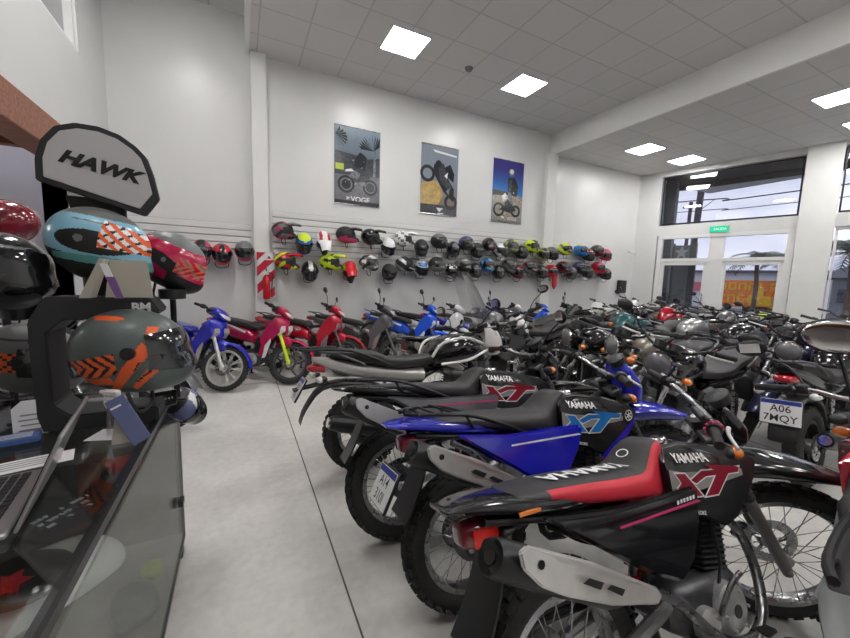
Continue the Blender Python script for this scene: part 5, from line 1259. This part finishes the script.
# white body armour with the red emblem, upper shelf
f = MB().use('white_paint'); o = f.loft([(-.20, 0, .05, .015, .015), (-.15, .005, .10, .03, .02), (0, .01, .13, .045, .02), (.15, .005, .11, .035, .02), (.2, 0, .05, .015, .015)], 20, 3)
ar = f.build('boot_shin_guard'); ar.location = (-.53, 1.30, .60); ar.rotation_euler = (.12, 0, .75); tag(ar, 'white and black gear panel with a red emblem lying under the counter glass', 'protective gear', GG)
f = MB().use('ink_black'); f.lathe([(.065, .0), (.105, -.006)], (-.02, 0, .062), 'Z', 24); f.use('helmet_red'); f.poly([(-.05 + .05 * (1 if k % 2 else .55) * math.cos(k * PI / 6), .05 * (1 if k % 2 else .6) * math.sin(k * PI / 6), (.066)) for k in range(12)]); f.build('emblem', ar)

# laptop
t = tag(empty('laptop', (-.605, 1.20, CT + .002), (0, 0, RAD(-82))), 'silver laptop with dark keys at the left edge of the counter', 'laptop')
f = MB().use('silver_paint'); f.box((0, 0, .008), (.33, .24, .014), bev=.004); f.build('base', t)
f = MB().use('black_plastic')
for r in range(5):
    for c in range(13): f.box((-.138 + c * .023, .085 - r * .022, .0165), (.019, .018, .004), bev=.0015)
f.build('keyboard', t)
f = MB().use('silver_paint'); f.box((0, .125 + .05, .11), (.33, .008, .22), rot=(-.4, 0, 0), bev=.003); f.use('ink_black'); f.box((0, .170, .112), (.31, .002, .20), rot=(-.4, 0, 0)); f.build('screen', t)
f = MB().use('ink_black'); f.box((0, -.075, .0155), (.10, .06, .001)); f.build('touchpad', t)
def flat(name, c, d, m, label, rz=0, cat='paper', z=CT + .002, txt=None, group=None):
    f = MB().use(m); f.box((0, 0, d[2] / 2), d, bev=min(d[2] * .3, .003)); o = f.build(name); o.location = (c[0], c[1], z); o.rotation_euler = (0, 0, rz); tag(o, label, cat, group)
    if txt:
        g = MB().use(txt)
        for k in range(4): g.box((0, d[1] * (.3 - .18 * k), d[2] + .0004), (d[0] * .75, d[1] * .06, .0006))
        g.build('printed_lines', o)
    return o
reg('paper', (.78, .78, .80), .6); reg('print_blue2', (.05, .10, .30), .5); reg('cardboard', (.45, .42, .36), .7); reg('print_grey', (.25, .25, .27), .6); reg('purple_card', (.20, .10, .28), .4); reg('card_blue', (.11, .13, .26), .4)
flat('price_list', (-.59, 1.46, 0), (.22, .09, .001), 'paper', 'white printed sheet between the laptop and the calculator', .25, txt='print_grey')
flat('note_sheet', (-.42, 1.62, 0), (.12, .10, .001), 'paper', 'small white sheet under the clear strip, right of the printed sheet', -.3)
flat('leaflet_pad', (-.70, 1.66, 0), (.15, .07, .02), 'print_blue2', 'blue edged pad with rows of small white print', .25, cat='pad', txt='paper')
flat('calculator', (-.60, 1.80, 0), (.16, .09, .018), 'print_grey', 'grey pocket calculator in front of the black display frame', .35, cat='calculator', txt='alu_light')
t = tag(empty('tagged_card', (-.665, 1.72, CT + .024), (0, 0, .2)), 'small white swing tag with grey printing standing before the black frame', 'tag')
f = MB().use('paper'); f.extr([(-.045, 0), (.045, 0), (.045, .10), (.02, .125), (-.02, .125), (-.045, .10)], -.002, .002); f.build('card', t)
f = MB().use('print_grey')
for k in range(4): f.box((0, -.0028, .02 + .018 * k), (.06 - .01 * (k % 2), .0008, .005))
f.build('print_lines', t)
t.location.z = CT + .002
# display stand: neck + sign + C frame
def framepts(P, w): return P
t = tag(empty('helmet_display_stand', (-.50, 1.78, CT)), 'black C-shaped helmet display stand under the oval sign, on the counter', 'display stand')
f = MB().use('black_matte')
out = [(-.14, .0), (-.155, .06), (-.155, .40), (-.11, .485), (.19, .485), (.225, .43), (.19, .405), (.19 - .25, .405), (-.105, .36), (-.105, .10), (-.06, .055), (.20, .055), (.20, .0)]
f.extr([(x, z) for x, z in out], -.06, .10, .006); f.build('c_frame', t)
f = MB().use('black_matte'); f.extr([(-.04, .48), (.10, .48), (.10, .86), (-.08, .86), (-.04, .72)], .10, .13, .004); f.build('neck', t)
f = MB(); add_text(f, 'decal_white', 'BM', .045, lambda v: (.165 + v.x, -.0615, .447 + v.y), offset=.002); f.build('lettering', t)
# sign
t = tag(empty('display_sign', (-.455, 1.86, 1.855), (0, RAD(12), 0)), 'rounded grey and black sign reading HAWK above the counter helmets', 'sign')
so = [(-.185, -.10), (-.20, -.02), (-.195, .05), (-.165, .115), (-.11, .15), (-.04, .165), (.03, .16), (.09, .135), (.13, .105), (.165, .04), (.20, -.045), (.165, -.13), (.09, -.125)]
reg('sign_grey', (.50, .49, .50), .4)
f = MB().use('black_matte'); f.extr(so, -.02, .02, .004); f.build('backboard', t)
si = [(x * .88 + .0, z * .85 + .004) for x, z in so]
f = MB().use('sign_grey'); f.extr(si, -.024, -.018, .002); f.build('face', t)
f = MB(); add_text(f, 'ink_black', 'HAWK', .080, lambda v: (v.x * 1.02 - .006, -.0265, v.y * .84 + .012), shear=.32, offset=.0042, spacing=1.0); f.build('lettering', t)
for t_ in [o for o in COL.objects if o.name.startswith('display_sign')]: t_.scale = (.93, 1, .95)
# ---- large helmets on the counter
chev = lambda x, z, x0, x1, z0, z1: x0 < x < x1 and z0 < z < z1
def chevr(x, z, zc, k=30): return ((x + abs(z - zc) * 1.1) * k) % 1 < .42
def band(x, z, x0, z0, x1, z1, w):
    dx, dz = x1 - x0, z1 - z0; L = math.hypot(dx, dz); t = ((x - x0) * dx + (z - z0) * dz) / L / L; d = abs((x - x0) * dz - (z - z0) * dx) / L
    return 0 <= t <= 1 and d < w * (.55 + .45 * t)
def pat_orange(az, el, p):
    x, z = p.x, p.z
    if -.155 < x < -.005 and -.062 + .12 * (x + .1) < z < .002 + .15 * (x + .1): return 2 if chevr(x, z, -.028) else 1
    if -.15 < x < -.03 and -.088 < z < -.066 + .1 * (x + .1): return 1
    if band(x, z, -.04, -.115, .078, .028, .020): return 2 if band(x, z, .035, -.045, .055, -.02, .003) else 1
    if band(x, z, .078, .04, .088, .085, .014): return 1
    if band(x, z, .02, -.11, .10, -.035, .014): return 2 if band(x, z, .035, -.085, .085, -.045, .004) else 1
    if ((x + .035) / .05) ** 2 + ((z - .121 + .1 * (x + .03)) / .007) ** 2 < 1: return 1
    return 0
def pat_blue(az, el, p):
    x, z = p.x, p.z
    if x > .035 and -.005 < z < .10 - .25 * (x - .03): return (1 if (((x * .9 + z) * 30) % 1 < .5) else (2 if ((x - z) * 22) % 1 < .3 else 3))
    if ((x - .02) / .115) ** 2 + ((z - .012) / .042) ** 2 < 1: return 5 if ((x + .02) / .014) ** 2 + ((z - .018) / .014) ** 2 < 1 else 2
    if -.066 < z < -.038 + .05 * x and x > -.105: return 4
    if z < -.036 - .12 * (x + .1): return 2
    if z > .104 or band(x, z, -.06, .085, .09, .085, .004): return 5
    return 0
def pat_greyl(az, el, p):
    x, z = p.x, p.z
    if x < .035 and -.025 < z < .045 + .1 * x: return 2 if chevr(x, z, .01) else 1
    if band(x, z, -.1, .10, .11, .085, .006): return 3
    return 0
def pat_redr(az, el, p):
    x, z = p.x, p.z
    if x > .055 and -.035 < z < .045: return 2 if chevr(x, z, .01, 34) else (3 if ((x + z) * 18) % 1 < .3 else 0)
    if ((x - .005) / .085) ** 2 + ((z + .002 + .3 * x) / .034) ** 2 < 1: return 3 if ((x - .0) / .012) ** 2 + ((z - .006) / .012) ** 2 < 1 else 1
    if z < -.045 - .1 * (x - .08) and x > .03: return 1
    if z < -.085: return 1
    if z > .088: return 3
    return 0
GHm = 'large helmets displayed on the counter stand'
make_helmet('full_face_helmet', 'full', ['helmet_green', 'helmet_orange', 'ink_black'], pat_orange, 170, 120, vaz=56, loc=(-.365, 1.72, CT + .283), rot=(0, RAD(-4), RAD(-8)), scale=1.12, label='grey green helmet with orange bands and black chevrons inside the black frame', group=GHm, visor='glass_dark')
make_helmet('full_face_helmet', 'full', ['helmet_lightblue', 'helmet_orange', 'ink_black', 'decal_white', 'helmet_teal', 'helmet_grey'], pat_blue, 170, 120, loc=(-.475, 1.86, CT + .675), rot=(0, RAD(10), RAD(-8)), scale=1.0, port=False, visor=None, label='light blue helmet with a black centre on top of the display stand', group=GHm)
make_helmet('full_face_helmet', 'full', ['black_gloss', 'helmet_orange', 'ink_black', 'helmet_grey'], pat_greyl, 130, 90, loc=(-.775, 1.90, CT + .585), rot=(0, RAD(5), RAD(-10)), scale=.88, label='dark grey helmet with orange chevrons at the left edge above the frame', group=GHm)
make_helmet('full_face_helmet', 'full', ['crimson_paint', 'ink_black', 'helmet_orange', 'helmet_grey'], pat_redr, 160, 110, loc=(-.265, 1.98, CT + .63), rot=(0, RAD(24), RAD(-10)), scale=.86, port=False, visor=None, label='red and black helmet on the right arm of the display stand', group=GHm, tagcol='wood_dark')
make_helmet('full_face_helmet', 'full', ['helmet_grey', 'helmet_orange', 'ink_black', 'black_matte'], pat_greyl, 60, 44, loc=(-.80, 2.12, CT + .20), rot=(0, RAD(4), RAD(-10)), scale=1.05, label='dark helmet with an orange badge behind the left side of the frame', group=GHm)
make_helmet('full_face_helmet', 'full', ['dull_maroon', 'maroon_paint', 'black_gloss'], P_swoosh, 60, 44, loc=(-1.04, 2.6, 1.70), rot=(0, 0, RAD(-160)), scale=.80, label='dark maroon helmet high at the left picture edge', group=GHm)
make_helmet('full_face_helmet', 'full', ['white_paint', 'card_blue', 'ink_black'], P_tri, 60, 44, loc=(-.27, 2.19, .80), rot=(RAD(60), RAD(40), RAD(-40)), scale=.62, label='small white and violet helmet shell hanging at the far end of the counter', group=GHm)
# stand tubes that carry the upper helmets
f = MB().use('black_metal')
f.tube([(-.70, 1.92, CT), (-.70, 1.92, 1.38), (-.69, 1.80, 1.36)], .014, 10); f.tube([(-.69, 1.80, 1.33), (-.69, 1.78, 1.37)], .06, 16); f.box((-.70, 1.92, CT + .008), (.16, .16, .014), bev=.004)
tag(f.build('helmet_stand'), 'thin black pole stand under the dark grey helmet at the left', 'helmet stand')
f = MB().use('black_metal'); f.tube([(-.27, 1.98, CT), (-.27, 1.98, 1.36), (-.26, 1.91, 1.40)], .012, 10); f.tube([(-.26, 1.90, 1.37), (-.26, 1.90, 1.41)], .05, 16); f.box((-.29, 2.0, CT + .008), (.12, .12, .014), bev=.004)
tag(f.build('helmet_stand'), 'thin black pole stand under the red helmet, behind the counter cards', 'helmet stand')
f = MB().use('black_metal'); f.tube([(-1.06, 2.6, .02), (-1.06, 2.6, 1.6)], .016, 10); f.lathe([(.001, 0), (.17, 0), (.17, .015), (.02, .03)], (-1.02, 2.6, 0), 'Z', 24); f.tube([(-1.02, 2.6, 1.55), (-1.02, 2.6, 1.60)], .06, 14)
tag(f.build('helmet_stand'), 'tall black pole stand behind the counter under the dark maroon helmet', 'helmet stand')
# card box on the frame
t = tag(empty('price_card_holder', (-.415, 1.70, CT + .487), (0, 0, RAD(-6))), 'folded beige card with a violet price strip on top of the black frame', 'price card')
f = MB().use('cardboard'); f.extr([(-.02, 0), (.125, 0), (.11, .135), (.0, .135)], .0, .004); f.extr([(-.075, 0), (-.045, 0), (.0, .135), (-.012, .137)], -.05, .0); f.build('folded_card', t)
f = MB().use('paper'); f.extr([(-.01, .12), (.012, .12), (.05, .0), (.03, .0)], -.056, -.052); f.use('purple_card'); f.extr([(.005, .075), (.032, .075), (.055, -.0), (.032, 0)], -.0585, -.0565); f.build('price_strip', t)
t = tag(empty('price_card', (-.345, 1.50, CT + .003), (0, 0, RAD(8))), 'violet blue price card with a white label, standing tilted on the counter edge', 'price card')
f = MB().use('card_blue'); f.box((0, 0, .085), (.055, .004, .17), rot=(-.25, -.45, 0), bev=.001); f.build('card', t)
f = MB().use('paper'); f.box((.012, -.0045, .062), (.036, .001, .085), rot=(-.25, -.45, 0)); f.box((-.03, -.0015, .135), (.03, .0015, .006), rot=(-.25, -.45, 0)); f.build('label_sheet', t)
f = MB().use('cardboard'); f.extr([(-.05, 0), (.04, 0), (.0, .13), (-.03, .14)], .02, .03); f.build('card_back', t)
t = tag(empty('black_box', (-.335, 1.93, CT + .002), (0, 0, .5)), 'small black box with tiny print on the counter behind the price card', 'box')
f = MB().use('black_gloss'); f.box((0, 0, .035), (.10, .13, .07), bev=.003); f.build('carton', t)
f = MB().use('decal_grey')
for k in range(6): f.box((-.03 + .012 * k, -.0655, .035), (.006, .0008, .008))
f.build('lettering', t)
t = tag(empty('spray_bottle', (-.40, 1.60, CT + .002), (0, 0, RAD(150))), 'clear spray bottle with a white trigger head in front of the orange helmet', 'bottle')
f = MB().use('shield_plastic'); f.lathe([(.001, 0), (.028, 0), (.030, .01), (.030, .08), (.024, .10), (.012, .115), (.012, .13)], (0, 0, 0), 'Z', 20); f.build('bottle_body', t)
f = MB().use('white_paint'); f.lathe([(.015, .115), (.015, .135), (.01, .14)], (0, 0, 0), 'Z', 16); f.box((.012, 0, .155), (.06, .02, .025), bev=.006); f.tube([(.035, 0, .145), (.04, 0, .12), (.03, 0, .10)], .005, 6, sub=2); f.tube([(.042, 0, .158), (.052, 0, .158)], .007, 8); f.build('trigger_head', t)

# red bag hung at the corner column
t = tag(empty('hanging_glove_pack', (6.62, 6.42, 1.85)), 'red packaged gloves hanging from the panel at the corner column', 'gloves')
f = MB().use('helmet_red'); f.loft([(-.07, 0, .02, .16, .16, 3), (0, 0, .035, .26, .26, 3), (.07, 0, .02, .2, .18, 3)], 16, 3); f.build('packet', t); f = MB().use('black_matte'); f.box((0, 0, .27), (.05, .01, .06)); f.build('hang_tab', t)
t.location.z = 1.56
# street bikes on the left behind the stand
# raised mirror of the corner bike
bpy.context.view_layer.update()
inv = corner.matrix_world.inverted(); f = MB(); A = Vector((1.80, .47, 1.333)); R = Matrix.Rotation(RAD(20), 3, 'Z')
f.use('black_plastic'); f.ell(A, (.018, .098, .062), 12, rot=R); f.tube([A + Vector((0, .0, -.04)), A + Vector((.05, -.02, -.14)), A + Vector((.12, -.04, -.28))], .006, 8, sub=3)
f.use('chrome'); f.ell(A - R @ Vector((.012, 0, 0)), (.009, .090, .055), 12, rot=R)
f.xf(0, lambda v: inv @ v); f.build('round_mirror', corner)
# chrome headlit bikes glimpsed at the left behind the counter
lb1 = copy_tree(base, mp={'black_gloss': 'silver_paint'}); lb1['label'] = 'motorcycle with a chrome headlight at the left edge behind the counter'; lb1['group'] = 'motorcycles in the side room behind the counter'
lb2 = copy_tree(fair, mp={}); lb2['label'] = 'black motorcycle behind the counter stand at the left'; lb2['group'] = 'motorcycles in the side room behind the counter'
for c, x, y, yaw in ((lb1, -2.1, 3.6, -25), (lb2, -1.9, 4.45, -20)): c.location = (x, y, 0); c.rotation_euler = (-.12, 0, RAD(yaw)); ground(c)
# ---------------------------------------------------------------- the street outside
reg('asphalt', (.16, .16, .17), .8, noise=.15, nscale=3); reg('canopy_dark', (.04, .035, .035), .6); reg('ext_grey', (.20, .22, .25), .6); reg('ext_dark', (.07, .08, .10), .5); reg('pole_wood', (.05, .04, .045), .8)
reg('ext_white', (.62, .64, .70), .5); reg('ext_pink', (.55, .12, .16), .5); reg('ext_orange', (.80, .22, .04), .5, noise=.1, nscale=4); reg('ext_yellow', (.85, .50, .03), .5); reg('ext_roof', (.10, .10, .12), .7); reg('leaf_dark', (.05, .075, .05), .6, noise=.3, nscale=10); reg('trunk', (.12, .09, .07), .9)
f = MB().use('asphalt'); wbox(f, -30, 40, -.12, -.02, .2, 70); struct(f, 'ground_street')
f = MB().use('canopy_dark'); wbox(f, .1, 7.5, 4.3, 4.55, .2, 1.6); wbox(f, .1, 7.5, 4.17, 4.3, 1.5, 1.6); struct(f, 'trim_canopy')
f = MB().use('ext_dark'); wbox(f, .34, .62, 0, 4.3, .9, 1.15); tag(f.build('canopy_post'), 'dark square post carrying the canopy outside the left of the upper window', 'post', kind='structure')
f = MB().use('ext_grey'); wbox(f, .76, 1.12, 0, 2.55, .75, .80); f.use('ext_dark'); wbox(f, .72, .76, 0, 2.6, .72, .83); wbox(f, 1.12, 1.26, 0, 2.6, .72, .83)
f.use('ext_white'); c = Vector(W(.93, 2.36, .735)); f.poly([c + wd * (.17 * (1 if k % 2 == 0 else .42) * math.cos(PI / 2 + k * PI / 5)) + Vector((0, 0, .2 * (1 if k % 2 == 0 else .42) * math.sin(PI / 2 + k * PI / 5))) for k in range(10)])
wbox(f, .84, 1.03, 2.10, 2.14, .73, .745)
tag(f.build('totem_board', smooth=False), 'grey upright board with a white star outside the glazed door', 'sign')
def outp(s, o, z=0): return Vector(W(s, z, o))
f = MB().use('pole_wood'); f.tube([outp(-.10, 6, -.02), outp(.04, 6, 5.0)], .11, 10); tag(f.build('utility_pole'), 'thick dark utility pole seen through the upper window', 'pole')
f = MB().use('pole_wood'); f.tube([outp(-.78, 8, -.02), outp(-.72, 8, 5.0)], .07, 8); f.tube([outp(-1.0, 8, 4.8), outp(-.4, 8, 4.8)], .04, 6); tag(f.build('utility_pole'), 'thinner second utility pole left of the thick one', 'pole')
f = MB().use('ink_black'); f.tube([outp(-12, 7, 5.2), outp(.03, 6.3, 4.72), outp(2.6, 7, 4.8), outp(26, 6.5, 5.6)], .022, 5, sub=6); tag(f.build('overhead_cable'), 'upper overhead cable crossing the window view', 'cable')
f = MB().use('ink_black'); f.tube([outp(-12, 7, 4.6), outp(.03, 6.4, 4.35), outp(2.6, 7, 4.42), outp(26, 6.5, 4.9)], .014, 5, sub=6); f.tube([outp(.03, 6.1, 4.3), outp(.45, 6.3, 4.72)], .012, 5); tag(f.build('overhead_cable'), 'lower thin overhead cable crossing the window view', 'cable')
t = tag(empty('shop_building', outp(2, 22)), 'long pale building with a red band across the street', 'building')
def ob(f, s0, s1, z0, z1, o0, o1):
    n = len(f.v); wbox(f, s0, s1, z0, z1, o0, o1); L = Vector(t.location); f.xf(n, lambda v: v - L)
f = MB().use('ext_white'); ob(f, -12, 12, -.02, 2.45, 22, 28); f.build('wall', t)
f = MB().use('ext_pink'); ob(f, -12, -1.5, 1.1, 1.75, 21.9, 22); f.build('red_band', t); f = MB().use('ext_roof'); ob(f, -12.3, 12.3, 2.45, 2.6, 21.6, 28.3); f.build('roof', t)
t = tag(empty('orange_hoarding', outp(.5, 16)), 'orange hoarding with large broken yellow lettering across the street', 'billboard')
f = MB().use('ext_orange'); ob(f, -1.0, 1.75, .35, 1.85, 16, 16.15); f.build('board', t)
f = MB().use('ext_yellow'); r = random.Random(3)
for row, z in enumerate((1.3, .62)):
    for k in range(6):
        s = -.85 + k * .44
        if row == 1 and k in (4,): continue
        ob(f, s, s + .10, z, z + .42, 15.96, 16.0); 
        if r.random() < .75: ob(f, s, s + .36, z + .34, z + .42, 15.96, 16.0)
        if r.random() < .75: ob(f, s, s + .36, z, z + .08, 15.96, 16.0)
        if r.random() < .6: ob(f, s + .28, s + .36, z, z + .42, 15.96, 16.0)
f.build('lettering', t, smooth=False)
f = MB().use('pole_wood')
for s in (-.8, .3, 1.5): ob(f, s, s + .1, -.02, .4, 16.02, 16.12)
f.build('support_post', t)
t = tag(empty('excavator', outp(1.6, 13)), 'orange and yellow excavator standing before the orange hoarding', 'excavator')
f = MB().use('ext_yellow'); ob(f, .9, 1.7, .6, 1.05, 13, 14); ob(f, 1.0, 1.35, 1.05, 1.5, 13.1, 13.8); f.build('body', t)
f = MB().use('rubber'); ob(f, .8, 1.8, -.02, .5, 12.9, 13.2); ob(f, .8, 1.8, -.02, .5, 13.7, 14.0); f.build('track', t)
f = MB().use('ext_orange'); L = Vector(t.location); f.tube([outp(1.5, 13.4, .9) - L, outp(1.9, 13.4, 1.6) - L, outp(2.2, 13.4, 1.1) - L, outp(2.15, 13.4, .6) - L], [.14, .12, .1, .08], 8); f.build('boom', t)
def palm(s, o, h, sc, label, seed):
    r = random.Random(seed); t = tag(empty('palm_tree', outp(s, o)), label, 'tree', 'palm trees across the street')
    f = MB().use('trunk'); f.tube([(0, 0, -.02), (.08, 0, h * .5), (0, .05, h)], [.16 * sc, .12 * sc, .11 * sc], 10, sub=3); f.build('trunk', t)
    f = MB().use('leaf_dark')
    for k in range(26):
        a = 2 * PI * k / 26 + r.random() * .3; e = .2 + r.random() * 1.1; L = sc * (1.3 + .4 * r.random()); pts = []
        for i in range(8):
            u = i / 7; pts.append(Vector((math.cos(a) * L * u * math.cos(e * (1 - u * .6)), math.sin(a) * L * u * math.cos(e * (1 - u * .6)), h + L * (math.sin(e) * u - .75 * u * u))))
        f.tube(pts, .015 * sc, 4)
        sd = Vector((-math.sin(a), math.cos(a), 0))
        for i in range(1, 8):
            for q in (-1, 1):
                p = pts[i]; d = (pts[i] - pts[i - 1]).normalized(); ln = .32 * sc * (1.1 - .7 * abs(i / 7 - .45)); b = d * .05 * sc
                f.add([p - b, p + b, p + sd * q * ln + d * .15 * sc + Vector((0, 0, -.12 * sc))], [(0, 1, 2)])
                p = (pts[i] + pts[i - 1]) / 2; f.add([p - b, p + b, p + sd * q * ln + d * .15 * sc + Vector((0, 0, -.12 * sc))], [(0, 1, 2)])
    f.build('crown', t, smooth=False)
palm(1.2, 12, 2.75, .75, 'palm tree in the middle of the glazed door view', 1); palm(1.9, 15, 2.85, .75, 'palm tree at the right side of the glazed door view', 2); palm(4.1, 9, 2.8, .95, 'palm tree seen through the right window', 3)
t = tag(empty('tile_roofed_house', outp(4, 14)), 'grey house with a sloping roof seen through the right window', 'building')
f = MB().use('ext_grey'); ob(f, 3.6, 10, -.02, 2.0, 13.5, 18); f.build('wall', t)
f = MB().use('ext_roof'); L = Vector(t.location); a = [outp(3.2, 13.2, 2.0), outp(10.4, 13.2, 2.0), outp(10.4, 18.2, 2.0), outp(3.2, 18.2, 2.0), outp(4.4, 15.7, 2.9), outp(9.4, 15.7, 2.9)]
f.add([p - L for p in a], [(0, 1, 5, 4), (1, 2, 5), (2, 3, 4, 5), (3, 0, 4), (0, 1, 2, 3)]); f.build('roof', t, smooth=False)
f = MB().use('ext_dark'); ob(f, 3.8, 4.4, .9, 1.5, 13.45, 13.5); f.build('window', t); f = MB().use('ext_dark'); ob(f, 5.0, 5.7, .9, 1.5, 13.45, 13.5); f.build('window', t)

# ---------------------------------------------------------------- sky, lamp light, camera
w = bpy.data.worlds.new('sky'); S.world = w; w.use_nodes = True; nt = w.node_tree; bg = nt.nodes['Background']
tc = nt.nodes.new('ShaderNodeTexCoord'); mp = nt.nodes.new('ShaderNodeMapping'); mp.inputs['Scale'].default_value = (1, 1, 3)
n = nt.nodes.new('ShaderNodeTexNoise'); n.inputs['Scale'].default_value = 2.2; n.inputs['Detail'].default_value = 7; r = nt.nodes.new('ShaderNodeValToRGB')
r.color_ramp.elements[0].position = .38; r.color_ramp.elements[0].color = (.30, .31, .42, 1); r.color_ramp.elements[1].position = .68; r.color_ramp.elements[1].color = (.58, .57, .65, 1)
nt.links.new(tc.outputs['Generated'], mp.inputs[0]); nt.links.new(mp.outputs[0], n.inputs['Vector']); nt.links.new(n.outputs['Fac'], r.inputs[0]); nt.links.new(r.outputs[0], bg.inputs['Color']); bg.inputs['Strength'].default_value = 1.0
cam = bpy.data.cameras.new('camera'); co = bpy.data.objects.new('camera', cam); COL.objects.link(co); S.camera = co
cam.sensor_fit = 'HORIZONTAL'; cam.sensor_width = 36; cam.lens = 36 * 367.8 / 850; cam.clip_start = .05; cam.clip_end = 300
yw, p, ro = RAD(26.78), RAD(6.406), RAD(1.64)
Rv = Vector((math.cos(yw), -math.sin(yw), 0)); Fv = Vector((math.sin(yw), math.cos(yw), 0)); U = Vector((0, 0, 1))
F2 = Fv * math.cos(p) - U * math.sin(p); U2 = U * math.cos(p) + Fv * math.sin(p); R3 = Rv * math.cos(ro) + U2 * math.sin(ro); U3 = -Rv * math.sin(ro) + U2 * math.cos(ro)
co.matrix_world = Matrix(((R3.x, U3.x, -F2.x, 0), (R3.y, U3.y, -F2.y, 0), (R3.z, U3.z, -F2.z, 1.49), (0, 0, 0, 1)))
S.view_settings.view_transform = 'Standard'; S.view_settings.look = 'None'; S.view_settings.gamma = 1; S.view_settings.exposure = 1.22; S.view_settings.use_curve_mapping = False
S.cycles.use_denoising = True; S.cycles.max_bounces = 8; S.cycles.transparent_max_bounces = 12
try: S.cycles.denoiser = 'OPENIMAGEDENOISE'
except Exception: pass
